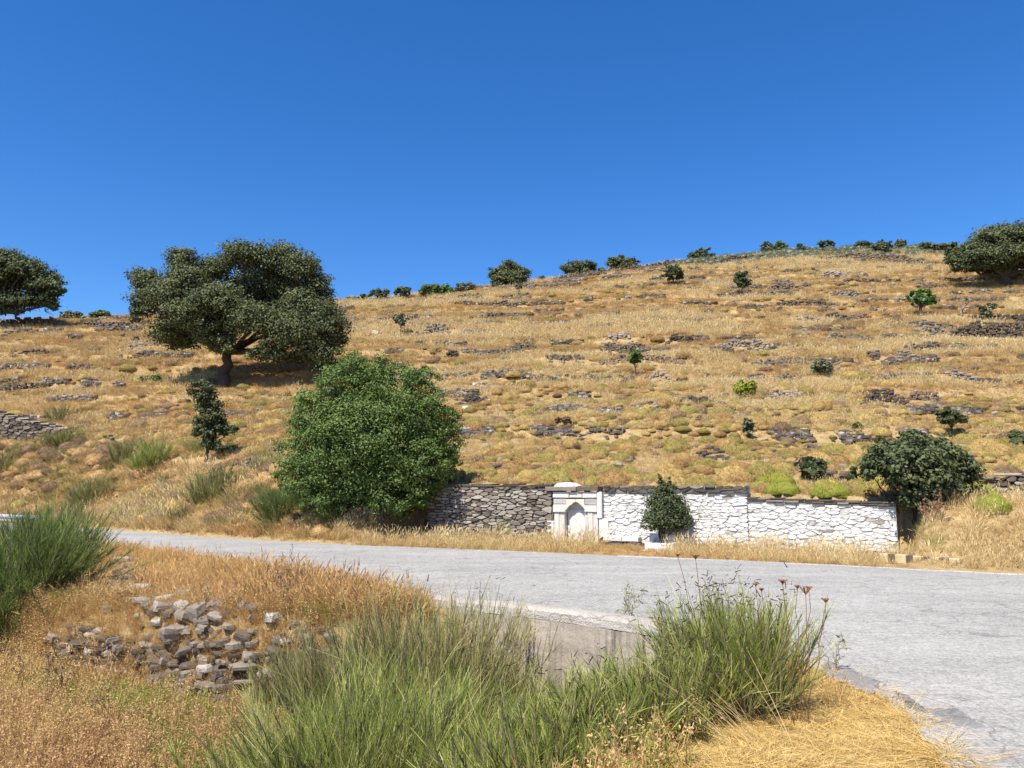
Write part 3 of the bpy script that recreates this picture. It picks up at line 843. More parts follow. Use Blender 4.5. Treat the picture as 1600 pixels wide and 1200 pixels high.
for z_off in (0.128, 0.066):
    s = s_w1
    while s < s_w2 - 0.06:
        l = min(rs.uniform(0.22, 0.55), s_w2 - s)
        zt = zt_b0 + (zt_b1 - zt_b0) * (s + l / 2 - s_w1) / (s_w2 - s_w1)
        V, Fc = bevel_block(WF, s + 0.006, s + l - 0.006, -0.5, rs.uniform(0.02, 0.07), zt - z_off + rs.uniform(0, 0.012), zt - z_off + 0.060 + rs.uniform(-0.01, 0.006), rs, 0.014)
        add_obj('coping_slab', make_mesh('coping_slab', V, Fc, M['schist_dark'] if rs.random() < 0.75 else M['schist']), root); s += l

# --- the marble fountain niche
root = empty('marble_fountain_niche', tuple(WF.w(np.array([(S(905), 0.0, 0.15)]))[0]))
tag(root, 'white marble spring fountain with a pointed arch niche set in the wall', 'fountain')
def Q(cx, cy):                     # from the enlarged crop (10x, origin 850,740)
    return WF.px(850 + cx / 10, 740 + cy / 10)
def blk(name, x0, y0, x1, y1, n0, n1, mat, b=0.012):
    (a0, z1), (a1, z0) = Q(x0, y0), Q(x1, y1)
    z1 = Q((x0 + x1) / 2, y0)[1]; z0 = Q((x0 + x1) / 2, y1)[1]
    V, Fc = bevel_block(WF, a0, a1, n0, n1, z0, z1, rs, b)
    return add_obj(name, make_mesh(name, V, Fc, mat), root)
V, Fc = box_sn(WF, Q(142, 0)[0], Q(925, 0)[0], -0.5, -0.33, -0.1, Q(500, 285)[1])
add_obj('back_wall', make_mesh('back_wall', V, Fc, M['core_white']), root)
blk('lintel_block', 145, 287, 392, 378, -0.2, 0.045, M['marble'])
blk('lintel_block', 400, 287, 598, 378, -0.2, 0.03, M['marble'])
blk('lintel_block', 606, 287, 828, 380, -0.2, 0.04, M['marble'])
blk('grey_block', 150, 392, 352, 476, -0.2, 0.025, M['marble_grey'])
blk('grey_block', 640, 392, 826, 488, -0.2, 0.02, M['marble_grey'])
blk('side_post', 832, 285, 918, 700, -0.3, 0.06, M['whitewash'])
# arch stones: a pointed ogee opening cut out of two halves that meet at the apex
lef = [Q(352, 478), Q(352, 398), Q(498, 398), Q(498, 440), Q(462, 452), Q(436, 480), Q(400, 500), Q(372, 532), Q(350, 566), Q(150, 566), Q(150, 480)]
rig = [Q(502, 440), Q(502, 398), Q(636, 398), Q(636, 494), Q(826, 494), Q(826, 566), Q(645, 566), Q(625, 536), Q(598, 505), Q(566, 478), Q(536, 452)]
for pl in (lef, rig):
    V, Fc = prism_sn(WF, pl[::-1] if pl is lef else pl[::-1], -0.26, 0.03)
    add_obj('arch_stone', make_mesh('arch_stone', V, Fc, M['marble_pink']), root)
blk('impost', 158, 570, 350, 602, -0.2, 0.085, M['marble'])
blk('impost', 645, 570, 840, 600, -0.2, 0.085, M['marble'])
def pilaster(x0, x1, y0, y1, mat, n1):
    (a0, _), (a1, _) = Q(x0, 700), Q(x1, 700)
    z1 = Q((x0 + x1) / 2, y0)[1]; z0 = 0.0
    k = 6; pts = []
    for i in range(k + 1):                 # fluted front
        t = i / k
        pts.append((a0 + (a1 - a0) * t, n1 + (0.012 if i % 2 else -0.006)))
    m = len(pts) + 2
    ring = [(a0, -0.2)] + pts + [(a1, -0.2)]
    V = np.array([(s_, n_, z0) for s_, n_ in ring] + [(s_, n_, z1) for s_, n_ in ring])
    Fc = [list(range(m)), [m + i for i in range(m)][::-1]] + [[i, m + i, m + (i + 1) % m, (i + 1) % m] for i in range(m)]
    add_obj('pilaster', make_mesh('pilaster', WF.w(V), Fc, mat), root)
pilaster(168, 240, 604, 950, M['marble'], 0.04)
pilaster(244, 326, 604, 950, M['marble_pink'], 0.03)
pilaster(640, 684, 604, 950, M['marble'], 0.02)
pilaster(690, 770, 604, 950, M['marble_pink'], 0.05)
pilaster(774, 850, 604, 950, M['marble'], 0.035)
V, Fc = box_sn(WF, Q(330, 0)[0], Q(640, 0)[0], -0.325, -0.17, 0.0, Q(500, 575)[1], 0.003, rs)
add_obj('niche_panel', make_mesh('niche_panel', V, Fc, M['whitewash']), root)
V, Fc = box_sn(WF, Q(340, 0)[0], Q(650, 0)[0], -0.328, -0.23, Q(500, 574)[1], Q(500, 420)[1], 0.003, rs)
add_obj('tympanum', make_mesh('tympanum', V, Fc, M['marble_pink']), root)
blk('coping_slab', 40, 207, 520, 272, -0.5, 0.11, M['schist'])
blk('coping_slab', 526, 203, 860, 268, -0.5, 0.10, M['schist_dark'])
tp = [Q(160, 190), Q(215, 145), Q(330, 133), Q(450, 150), Q(530, 188), Q(525, 204), Q(160, 206)]
V, Fc = prism_sn(WF, tp[::-1], -0.32, 0.02)
add_obj('cap_stone', make_mesh('cap_stone', V, Fc, M['whitewash']), root)
blk('footing_block', 50, 738, 165, 1010, -0.2, 0.03, M['whitewash'])
blk('footing_block', 62, 500, 140, 730, -0.3, -0.02, M['schist'])
blk('footing_block', 862, 705, 1010, 990, -0.025, 0.03, M['whitewash'])

# --- low ledge, its rough footing, and the trough
root = empty('whitewashed_ledge', tuple(WF.w(np.array([(S(950), 0.3, 0.05)]))[0]))
tag(root, 'low whitewashed stone ledge on rough footing along the foot of the wall', 'stone ledge')
z_le = Zp(990, 838)
for a, b_ in ((948, 976), (977, 1002), (1062, 1094), (1096, 1128), (1130, 1150)):
    V, Fc = bevel_block(WF, S(a), S(b_), 0.035, 0.34 + rs.uniform(-0.02, 0.02), z_le - 0.14, z_le + 0.01 + rs.uniform(-0.01, 0.01), rs, 0.02)
    add_obj('ledge_block', make_mesh('ledge_block', V, Fc, M['whitewash']), root)
polys = voronoi_stones(rs, S(945), S(1150), -0.25, z_le - 0.15, z_le - 0.15, 0.30, 0.10, 2.2)
FR2 = Frame(WF.A + WF.N * 0.32, WF.A + WF.N * 0.32 + WF.T)
stones_on(FR2, root, rs, polys, lambda c: M['schist_dark'] if rs.random() < 0.6 else M['schist'], 0.01, (-0.03, 0.05))
root = empty('whitewashed_trough', tuple(WF.w(np.array([(S(1025), 1.2, 0.0)]))[0]))
tag(root, 'white stone drinking trough below the dark conical shrub', 'trough')
TF = Frame(WF.A + WF.N * 1.15, WF.A + WF.N * 1.15 + WF.T)
ta, tb = TF.px(1007, 850)[0], TF.px(1051, 850)[0]
zt = TF.px(1030, 849)[1]; zb_ = -0.05
def tb_box(name, s0, s1, n0, n1, z0, z1, mat=M['whitewash']):
    V, Fc = bevel_block(TF, s0, s1, n0, n1, z0, z1, rs, 0.02)
    add_obj(name, make_mesh(name, V, Fc, mat), root)
tb_box('front_slab', ta, tb, -0.10, 0.0, zb_, zt)
tb_box('back_slab', ta, tb, -0.62, -0.52, zb_, zt + 0.02)
tb_box('end_slab', ta, ta + 0.1, -0.518, -0.102, zb_, zt + 0.005, M['marble_grey'])
tb_box('end_slab', tb - 0.1, tb, -0.518, -0.102, zb_, zt + 0.005)
tb_box('floor_slab', ta + 0.102, tb - 0.102, -0.518, -0.102, zb_, zt - 0.16)
tb_box('splash_slab', ta - 0.06, tb - 0.12, -0.80, -0.63, zb_, TF.px(1030, 836)[1], M['whitewash'])
tb_box('doorstep', ta - 0.05, tb + 0.02, 0.02, 0.24, -0.06, 0.035, M['marble_grey'])

# --- other fitted walls
def simple_wall(name, label, pA, pB, zA, zB, hgt, w, h, mats, asp=1.9, thick=0.5):
    fr = Frame(pA, pB)
    root = empty(name, (pA[0], pA[1], zA - hgt)); tag(root, label, 'stone wall')
    zb = min(zA, zB) - hgt
    V, Fc = prism_sn(fr, [(0, zb - 0.3), (fr.L, zb - 0.3), (fr.L, zB - 0.08), (0, zA - 0.08)], -thick, -0.03)
    add_obj('wall_core', make_mesh('wall_core', V, Fc, M['core']), root)
    polys = voronoi_stones(rs, 0, fr.L, zb, zA, zB, w, h, asp)
    stones_on(fr, root, rs, polys, lambda c: random.choice(mats), 0.015, (-0.02, 0.08), back=-0.25)
    s = 0
    while s < fr.L - 0.1:
        l = min(rs.uniform(0.4, 0.9), fr.L - s)
        zt = zA + (zB - zA) * (s + l / 2) / fr.L
        V, Fc = bevel_block(fr, s + 0.01, s + l - 0.01, -thick, rs.uniform(0.02, 0.1), zt + 0.005, zt + rs.uniform(0.07, 0.1), rs, 0.02)
        add_obj('coping_slab', make_mesh('coping_slab', V, Fc, M['schist_pale']), root); s += l
    return root
ga_ = at(-30, 690); gb_ = at(108, 684)
pa = on_depth(-30, 638, ga_[1]); pb = on_depth(108, 672, gb_[1])
simple_wall('terrace_wall', 'bare dry-stone terrace wall at the left edge above the road bank', pa[:2], pb[:2], pa[2], pb[2] - 0.05, 1.3, 0.42, 0.15, [M['schist_dark'], M['schist'], M['schist']])
pa = on_depth(1524, 752, 22.5); pb = on_depth(1650, 733, 21.0)
simple_wall('field_wall', 'grey dry-stone field wall behind the bright green cushions at right', pa[:2], pb[:2], pa[2], pb[2], 0.75, 0.34, 0.10, [M['schist'], M['schist_pale'], M['schist_dark']])

# ------------------------------------------------------------------ ledges and ridge walls: ruins of terraces on the hill
rs = np.random.default_rng(5)
LEDGE_PTS = []
LEDGES = [
 (962, 524, 42, 9, 'small heap of grey slabs just above the arched dark ledge mid-hill'),
 (974, 543, 76, 13, 'arched dark slab ledge above the longest ledge in mid-hill'),
 (880, 558, 60, 8, 'dark stone ledge left of the longest ledge in mid-hill'),
 (996, 561, 150, 9, 'longest dark stone ledge crossing behind the thin young tree'),
 (1060, 530, 36, 9, 'short dark stone ledge right of the arched ledge'),
 (1159, 537, 78, 11, 'low domed dark ledge alone in pale grass right of centre'),
 (1171, 479, 36, 7, 'small dark ledge below the dark sapling on the upper slope'),
 (1250, 474, 110, 6, 'long thin line of stones on the upper right slope'),
 (1222, 447, 46, 12, 'jumbled outcrop right of the dark sapling near the ridge'),
 (1300, 429, 38, 12, 'pointed grey outcrop under the ridge wall at right'),
 (1266, 498, 40, 6, 'low pale rubble line left of the small lime-green tree'),
 (1306, 494, 34, 7, 'dark rubble line left of the small lime-green tree'),
 (1228, 590, 38, 10, 'grey outcrop with bright top in the right mid-slope'),
 (1224, 616, 54, 13, 'broad broken ledge below the right mid-slope outcrop'),
 (1087, 626, 46, 11, 'broken ledge under the round green shrub mid-slope'),
 (1027, 586, 40, 8, 'small ledge right of the thin young tree'),
 (675, 514, 50, 14, 'large pale outcrop above the round bush'),
 (790, 475, 40, 7, 'thin dark ledge below the big ridge shrub'),
 (772, 494, 40, 8, 'dark ledge two steps below the big ridge shrub'),
 (816, 542, 42, 7, 'low dark ledge left of centre mid-hill'),
 (759, 551, 36, 6, 'thin dark ledge above and right of the round bush'),
 (706, 552, 16, 10, 'upright little outcrop above the round bush'),
 (735, 625, 34, 13, 'stepped slab pile right of the round bush'),
 (731, 461, 38, 5, 'thin ledge just under the skyline left of the big ridge shrub'),
 (756, 600, 30, 5, 'faint stone line above the slab pile'),
 (52, 549, 36, 6, 'short stone line on the left slope'),
 (210, 541, 44, 6, 'stone line with pale slabs left of the big oak'),
 (222, 552, 46, 6, 'lower stone line left of the big oak'),
 (34, 604, 74, 10, 'slanting stone ledge above the terrace wall at left'),
 (136, 603, 22, 8, 'small pale slab heap on the left slope'),
 (1411, 554, 42, 11, 'grey slab heap below the retaining wall at right'),
 (1502, 588, 38, 12, 'grey slab heap low on the right slope'),
 (1541, 596, 32, 9, 'sloping slabs next to the heap on the right slope'),
 (1379, 620, 54, 17, 'tallest ruined terrace ledge on the lower right slope'),
 (1437, 620, 56, 12, 'dark ruined ledge beside the tallest ledge on the right'),
 (1327, 460, 34, 8, 'grey outcrop on the upper right slope'),
 (1364, 554, 20, 10, 'little outcrop with a white stone on the right slope'),
 (1285, 746, 60, 7, 'low stone ledge beside the small dark shrubs above the wall'),
 (1345, 690, 40, 12, 'stone ledge left of the fig-like shrub'),
 (396, 720, 56, 10, 'low broken wall between the sapling and the round bush'),
 (152, 690, 44, 8, 'crumbled end of the terrace wall on the left bank'),
 (940, 675, 70, 6, 'half-buried stones in the cushions above the fountain'),
 (1105, 712, 40, 8, 'half-buried dark stones above the whitewashed wall'),
 (640, 497, 26, 6, 'small stones above the pale outcrop'),
 (1450, 515, 50, 11, 'pale tumbled end of the retaining wall at right'),
 (1470, 543, 60, 9, 'brown broken bank of stones below the retaining wall at right'),
]
for px, py, w, h, lab in LEDGES:
    p = at(px, py + h / 2); sc_ = p[1] / F_PX
    W = w * sc_; H = max(0.34, 1.25 * h * sc_)
    tdir = np.array((p[1], -p[0])) / np.hypot(p[0], p[1])
    if lab.startswith('slanting'): tdir = np.array((0.95, 0.35))
    pts = [p[:2] + tdir * t * W for t in np.linspace(-0.5, 0.5, 9)]
    pts = [q + np.array((0, 1)) * (0.5 * math.sin(i * 1.1 + px)) * 0.4 for i, q in enumerate(pts)]
    P = Pile()
    LEDGE_PTS.append((np.array(pts), H))
    rubble(P, rs, pts, H, 0.97, max(0.34, 0.005 * p[1] + 0.12), 0.2, 0.42)
    for k in range(int(4 + W * 1.2)):           # fallen slabs around it
        q = p[:2] + tdir * rs.uniform(-0.6, 0.6) * W + np.array((0, -1)) * rs.uniform(0.1, 0.9)
        V, Fc = slab(rs, rs.uniform(0.25, 0.6), rs.uniform(0.2, 0.4), rs.uniform(0.07, 0.15))
        V = rot_z(rot_x(V, rs.normal(0.1, 0.2)), rs.uniform(0, 6.28))
        P.add(V + np.array((q[0], q[1], float(height(q[0:1], q[1:2])[0]) + 0.05)), Fc, rs.uniform(0, 0.5))
    o = empty('stone_ledge', tuple(p))
    add_obj('stones', P.mesh('stones', M['schist_dark'] if (rs.random() < 0.6 or 'dark' in lab) and 'pale' not in lab and 'grey' not in lab else M['schist']), o)['kind'] = 'stuff'
    tag(o, lab, 'stone ledge', 'ruined terrace ledges on the hillside')

RIDGE = [
 ([(850, 441), (905, 433), (948, 428)], 6, 'ridge_wall', 'low dark ridge wall on the skyline below the second ridge shrub'),
 ([(960, 426), (1030, 417), (1068, 413)], 6, 'ridge_wall', 'low dark ridge wall on the skyline right of the third ridge shrub'),
 ([(1072, 414), (1150, 407), (1236, 406)], 7, 'ridge_wall', 'dark ridge wall under the green scrub near the summit'),
 ([(1290, 405), (1370, 409), (1447, 415)], 11, 'ridge_wall', 'long brown ridge wall left of the big right-hand oak'),
 ([(1484, 524), (1540, 526), (1640, 528)], 21, 'retaining_wall', 'tall brown retaining wall at the right edge below the grey-green shrub'),
 ([(1508, 500), (1560, 502), (1640, 503)], 11, 'retaining_wall', 'upper brown retaining wall behind the grey-green shrub'),
 ([(-20, 511), (40, 510), (95, 510)], 12, 'ridge_wall', 'dark ridge wall under the cropped left oak'),
 ([(107, 512), (160, 511), (215, 513)], 7, 'ridge_wall', 'low ridge wall between the cropped oak and the big oak'),
 ([(0, 523), (40, 521), (70, 522)], 6, 'ridge_wall', 'second stone line below the left ridge wall'),
]
for px_pts, h, nm, lab in RIDGE:
    ln = px_line(px_pts, 12); Y = np.mean([at(*p)[1] for p in px_pts])
    P = Pile()
    LEDGE_PTS.append((ln, h * Y / F_PX))
    rubble(P, rs, ln, 1.3 * h * Y / F_PX, 0.98, 0.5, 0.08, 0.25)
    o = empty(nm, (ln[0][0], ln[0][1], float(height(ln[0][0], ln[0][1]))))
    add_obj('stones', P.mesh('stones', M['schist_dark']), o)['kind'] = 'stuff'
    tag(o, lab, 'stone wall')

def near_ledge(x, y, front=0.9, back=0.15):
    """True in the strip just below a ledge, where plants would hide its face"""
    m = np.zeros(len(x), bool); R = np.hypot(x, y)
    for pts, H in LEDGE_PTS:
        c_ = pts.mean(0); rad = np.linalg.norm(pts[0] - pts[-1]) / 2 + 1
        k = np.where((np.abs(x - c_[0]) < rad) & (np.abs(y - c_[1]) < rad))[0]
        if not len(k): continue
        d = np.min(np.hypot(x[k][:, None] - pts[None, :, 0], y[k][:, None] - pts[None, :, 1]), 1)
        d = np.abs(poly_dist(x[k], y[k], pts)[0])
        Rl = np.hypot(pts[:, 0], pts[:, 1]).mean()
        m[k] |= (d < np.where(R[k] < Rl, front, back + 0.2))
    return m

# ------------------------------------------------------------------ ruined wall in the gully: every stone an object
rs = np.random.default_rng(12)
root = empty('ruined_stone_wall', (-5.4, 13.0, -0.6))
tag(root, 'collapsed grey dry-stone wall with big tumbled slabs edging the gully', 'stone wall')
SL = {}
for mk in ('schist', 'schist_pale', 'schist_dark'):
    for k in range(7):
        V, Fc = slab(rs, 1, 1, 1, 7)
        SL[mk, k] = make_mesh('stone', V, Fc, M[mk])
def loose(root, p, size, rz, tx=0.0, ty=0.0, mk='schist', k=None):
    o = bpy.data.objects.new('stone', SL[mk, random.randrange(7) if k is None else k])
    C.objects.link(o); o.parent = root
    o.matrix_parent_inverse = Matrix.Translation(-Vector(root.location))
    o.location = p; o.scale = size; o.rotation_euler = (tx, ty, rz)
    return o
gl = np.array([(-7.9, 13.85), (-7.1, 13.35), (-5.4, 12.35), (-4.1, 11.75), (-2.6, 11.3), (-1.5, 11.15)])
gL = np.concatenate([[0], np.cumsum(np.hypot(*np.diff(gl, axis=0).T))])
for c in range(9):
    s = rs.uniform(-0.2, 0.1)
    while s < gL[-1]:
        l = rs.uniform(0.12, 0.42) * (1.35 if c > 5 else 1)
        x = np.interp(s + l / 2, gL, gl[:, 0]); y = np.interp(s + l / 2, gL, gl[:, 1])
        x2 = np.interp(s + l, gL, gl[:, 0]); y2 = np.interp(s + l, gL, gl[:, 1])
        top = 8.8 - 4.5 * vnoise(s / 0.9, 4.4, 8)
        if c < top:
            zc = -1.22 + c * 0.10 - 0.1 * smooth(6, 9, s)
            lean = 0.055 * c
            loose(root, (x + 0.35 * lean + rs.normal(0, 0.04), y + lean + rs.normal(0, 0.05) - 0.06, zc), (l * 0.98, rs.uniform(0.22, 0.4), rs.uniform(0.05, 0.11)),
                  math.atan2(y2 - y, x2 - x) + rs.normal(0, 0.3), rs.normal(0, 0.16), rs.normal(0, 0.12), rs.choice(['schist', 'schist_dark', 'schist_pale'], p=[0.35, 0.52, 0.13]))  # mostly dark schist here, standing in for the shadow on this wall face
        s += l
TUMBLE = [ # px, py, width px, height px, material
 (193, 876, 34, 9, 'schist_pale'), (194, 886, 34, 8, 'schist_pale'), (200, 896, 26, 8, 'schist'), (184, 895, 20, 8, 'schist_dark'), (196, 905, 36, 9, 'schist_pale'), (182, 915, 24, 12, 'schist_pale'),
 (186, 928, 30, 12, 'schist'), (212, 925, 50, 16, 'schist_pale'), (222, 941, 26, 9, 'schist_pale'), (240, 937, 20, 8, 'schist'), (255, 939, 30, 11, 'schist_pale'), (283, 930, 26, 12, 'schist_pale'),
 (303, 933, 18, 9, 'schist'), (318, 930, 16, 9, 'schist_dark'), (290, 946, 30, 9, 'schist'), (262, 949, 36, 8, 'schist_pale'), (250, 957, 40, 12, 'schist_pale'), (284, 957, 24, 12, 'schist_pale'),
 (310, 958, 44, 24, 'schist'), (335, 950, 36, 12, 'schist_pale'), (348, 940, 30, 14, 'schist_pale'), (340, 965, 30, 10, 'schist_pale'), (246, 972, 20, 10, 'schist_pale'), (264, 968, 20, 9, 'schist'),
 (290, 975, 34, 16, 'schist'), (275, 990, 46, 22, 'schist'), (318, 980, 28, 12, 'schist_pale'), (314, 1000, 20, 10, 'schist_pale'), (320, 992, 22, 8, 'schist_pale'), (345, 1012, 30, 12, 'schist'),
 (372, 1011, 32, 12, 'schist'), (384, 998, 36, 14, 'schist'), (392, 1017, 28, 9, 'schist'), (398, 1050, 22, 9, 'schist_pale'), (412, 1056, 26, 10, 'schist_pale'), (380, 948, 22, 10, 'schist_pale'), (395, 955, 18, 8, 'schist_pale'),
 (505, 1022, 34, 9, 'schist'), (520, 1034, 36, 12, 'schist'), (540, 1028, 24, 9, 'schist_dark'), (510, 1054, 22, 10, 'schist_pale'), (556, 1062, 18, 10, 'schist_pale'), (470, 1040, 26, 9, 'schist'),
 (232, 955, 30, 10, 'schist'), (206, 915, 26, 9, 'schist'), (220, 912, 20, 8, 'schist_dark'), (330, 1018, 20, 10, 'schist_dark'), (356, 996, 24, 9, 'schist')]
TPTS = []
for px, py, w, h, mk in TUMBLE:
    p = at(px, py + h * 0.4); k = p[1] / F_PX
    TPTS.append(p[:2])
    loose(root, (p[0], p[1], p[2] + 0.36 * h * k + 0.03), (w * k * 0.98, max(0.28, w * k * rs.uniform(0.6, 0.9)), max(0.075, h * k * 0.8)), rs.normal(0, 0.3), rs.normal(0.1, 0.16), rs.normal(0, 0.14), mk)

for k in range(130):
    px, py = rs.uniform(165, 520), rs.uniform(915, 1060)
    if py < 925 + 0.25 * (px - 175) - 12 or py > 975 + 0.32 * (px - 175): continue
    p = at(px, py); s_ = 0.07 + 0.26 * rs.random() ** 1.8
    loose(root, (p[0], p[1], p[2] + 0.03), (s_, s_ * rs.uniform(0.6, 1), s_ * rs.uniform(0.22, 0.45)), rs.uniform(0, 6.28), rs.normal(0, 0.25), rs.normal(0, 0.25), rs.choice(['schist', 'schist_dark', 'schist_pale'], p=[0.45, 0.2, 0.35]))

TPTS = np.array(TPTS)
def near_tumble(x, y, r=0.25):
    m = np.zeros(len(x), bool)
    for q in TPTS: m |= ((x - q[0]) ** 2 / r ** 2 + (y - q[1] + 0.15) ** 2 / (r * 1.25) ** 2) < 1
    return m

# ------------------------------------------------------------------ striped kerb bar and guard rail
p0 = at(1372, 879); p1 = at(1500, 880)
ctr = (p0 + p1) / 2
root = empty('striped_marker_bar', tuple(ctr))
tag(root, 'low cream and black striped marker bar lying in the roadside grass', 'marker bar')
KF = Frame((p0[0], p0[1] - 0.15), (p1[0], p1[1] - 0.15))
def paint_mat(name, a, b):
    return stone_mat(name, [(0.0, a), (1.0, b)], 0.3, 10, 0.3, 0.6, ((0.35, 0.27, 0.18), 9.0, 0.58, 0.72))
M['cream'] = paint_mat('cream_paint', (0.50, 0.41, 0.22), (0.66, 0.58, 0.37)); M['black'] = paint_mat('dark_paint', (0.07, 0.05, 0.042), (0.15, 0.115, 0.095))
zk = KF.px(1435, 869)[1]
stripes = [1374, 1387, 1398, 1415, 1426, 1442, 1453, 1467, 1482, 1499]
for i, (a, b_) in enumerate(zip(stripes[:-1], stripes[1:])):
    V, Fc = bevel_block(KF, KF.px(a, 873)[0] + 0.002, KF.px(b_, 873)[0] - 0.002, -0.16, 0.0, zk - 0.2, zk, rs, 0.012)
    add_obj('stripe', make_mesh('stripe', V, Fc, M['black'] if i % 2 else M['cream']), root)

m, nt, out = new_mat('galvanised_steel')
b_ = nd(nt, 'ShaderNodeBsdfPrincipled'); b_.inputs['Metallic'].default_value = 0.55; b_.inputs['Roughness'].default_value = 0.5
geo = nd(nt, 'ShaderNodeNewGeometry')
nt.links.new(ramp(nt, noise(nt, geo.outputs['Position'], 6, 5), [(0.3, (0.42, 0.42, 0.43)), (0.7, (0.62, 0.62, 0.63))]), b_.inputs['Base Color']); nt.links.new(b_.outputs[0], out.inputs[0])
M['steel'] = m
ga = np.array((-25.5, 33.2)); gb = np.array((-15.4, 26.2))
GF = Frame(ga, gb)
root = empty('guard_rail', (ga[0], ga[1], 0)); tag(root, 'grey steel guard rail on posts behind the left broom bushes', 'guard rail')
prof = [(0.0, 0.50), (0.03, 0.53), (0.08, 0.56), (0.08, 0.60), (0.03, 0.63), (0.03, 0.66), (0.08, 0.69), (0.08, 0.73), (0.03, 0.76), (0.0, 0.79)]
V = []; ss = np.linspace(0, GF.L, 24)
for n_, z_ in prof + [(n_ - 0.006, z_) for n_, z_ in prof[::-1]]:
    V.append(np.column_stack([ss, np.full(len(ss), n_), np.full(len(ss), z_)]))
V = np.concatenate(V); r = len(prof) * 2; m_ = len(ss)
Fc = [[k * m_ + i, k * m_ + i + 1, ((k + 1) % r) * m_ + i + 1, ((k + 1) % r) * m_ + i] for k in range(r) for i in range(m_ - 1)]
add_obj('rail', make_mesh('rail', GF.w(V), Fc, M['steel']), root)
for s in np.arange(0.5, GF.L, 2.0):
    V, Fc = bevel_block(GF, s - 0.05, s + 0.05, -0.16, -0.04, -0.6, 0.84, rs, 0.01)
    add_obj('post', make_mesh('post', V, Fc, M['steel']), root)

# ------------------------------------------------------------------ plant kit
def unit(v): return v / np.maximum(np.linalg.norm(v, axis=-1, keepdims=True), 1e-9)

def ribbons(rs, base, d, length, width, bend, segs=4, taper=0.25):
    """thin blades: base (n,3), direction, length, width; bend (n,3) is added quadratically"""
    n = len(base)
    side = unit(np.cross(d, rs.normal(size=(n, 3))))
    V = np.zeros((n, segs + 1, 2, 3)); 
    for k in range(segs + 1):
        t = k / segs
        c = base + d * (length * t)[:, None] + bend * (t * t) 
        w = (np.broadcast_to(width, (n,)) * (1 - (1 - taper) * t) * 0.5)[:, None]
        V[:, k, 0] = c - side * w; V[:, k, 1] = c + side * w
    idx = np.arange(n * (segs + 1) * 2).reshape(n, segs + 1, 2)
    q = np.stack([idx[:, :-1, 0], idx[:, :-1, 1], idx[:, 1:, 1], idx[:, 1:, 0]], -1).reshape(-1, 4)
    return V.reshape(-1, 3), q, (segs + 1) * 2

def leaves(rs, p, nrm, L, W, droop=0.0):
    """kite-shaped leaves at p with normals nrm"""
    n = len(p)
    a = unit(np.cross(nrm, rs.normal(size=(n, 3)))); a[:, 2] -= droop; a = unit(a)
    b = unit(np.cross(nrm, a))
    L = np.broadcast_to(L, (n,))[:, None]; W = np.broadcast_to(W, (n,))[:, None]
    V = np.stack([p - a * L * 0.5, p + b * W * 0.5 + a * L * 0.08, p + a * L * 0.5, p - b * W * 0.5 + a * L * 0.08], 1)
    return V.reshape(-1, 3), np.arange(n * 4).reshape(n, 4)

def crown(rs, blobs, n, leaf, sub_r=0.26, sub_n=None, hollow=0.55, aspect=0.55, up=0.45, tone_bias=0.0, low=-2):
    """leaves gathered into sprays spread over lumpy blobs; blobs: (cx,cy,cz,rx,ry,rz)"""
    B = np.array(blobs, float)
    wt = (B[:, 3] * B[:, 5] + B[:, 3] * B[:, 4]); wt /= wt.sum()
    Vs, Fs, Ts = [], [], []; off = 0
    for b, w in zip(B, wt):
        nb = max(12, int(n * w))
        ns = sub_n or max(7, int(nb / 55))
        d = unit(rs.normal(size=(ns, 3))); d[:, 2] = np.where(d[:, 2] < low, -d[:, 2] * 0.4, d[:, 2])
        rad = hollow + (1.02 - hollow) * rs.random((ns, 1)) ** 0.6
        rad *= 0.80 + 0.38 * rs.random((ns, 1))
        sc_ = b[:3] + d * rad * b[3:6]
        st = rs.random(ns)
        k = rs.integers(0, ns, nb)
        rm = b[3:6].mean()
        g = rs.normal(size=(nb, 3)) * np.array((1, 1, 0.62)) * rm * sub_r * 0.55
        p = sc_[k] + g
        nr = unit(unit(g) * 0.55 + d[k] * 0.5 + np.array((0, 0, up)) + rs.normal(size=(nb, 3)) * 0.55)
        L = leaf * rs.uniform(0.65, 1.3, nb)
        V, q = leaves(rs, p, nr, L, L * aspect)
        t = np.clip(0.55 * st[k] + 0.42 * rs.random(nb) + 0.02 + tone_bias, 0, 1)  # random tone per spray; the dark ones stand in for deep shadow pockets
        Vs.append(V); Fs.append(q + off); off += len(V); Ts.append(np.repeat(t, 4))
    return np.concatenate(Vs), np.concatenate(Fs), np.concatenate(Ts)

def tube(pts, rad, k=7, rs=None, jit=0.0):
    pts = np.array(pts, float); n = len(pts)
    tg = unit(np.gradient(pts, axis=0))
    ref = np.array((0.31, 0.95, 0.1)); V = []
    for i in range(n):
        a = unit(np.cross(tg[i], ref)[None])[0]; b = np.cross(tg[i], a)
        an = np.arange(k) / k * 2 * math.pi
        r = rad[i] * (1 + (rs.uniform(-jit, jit, k) if rs is not None else 0))
        V.append(pts[i] + np.cos(an)[:, None] * a * np.reshape(r, (-1, 1)) + np.sin(an)[:, None] * b * np.reshape(r, (-1, 1)))
    V = np.concatenate(V)
    F_ = [(i * k + j, i * k + (j + 1) % k, (i + 1) * k + (j + 1) % k, (i + 1) * k + j) for i in range(n - 1) for j in range(k)]
    return V, np.array(F_)

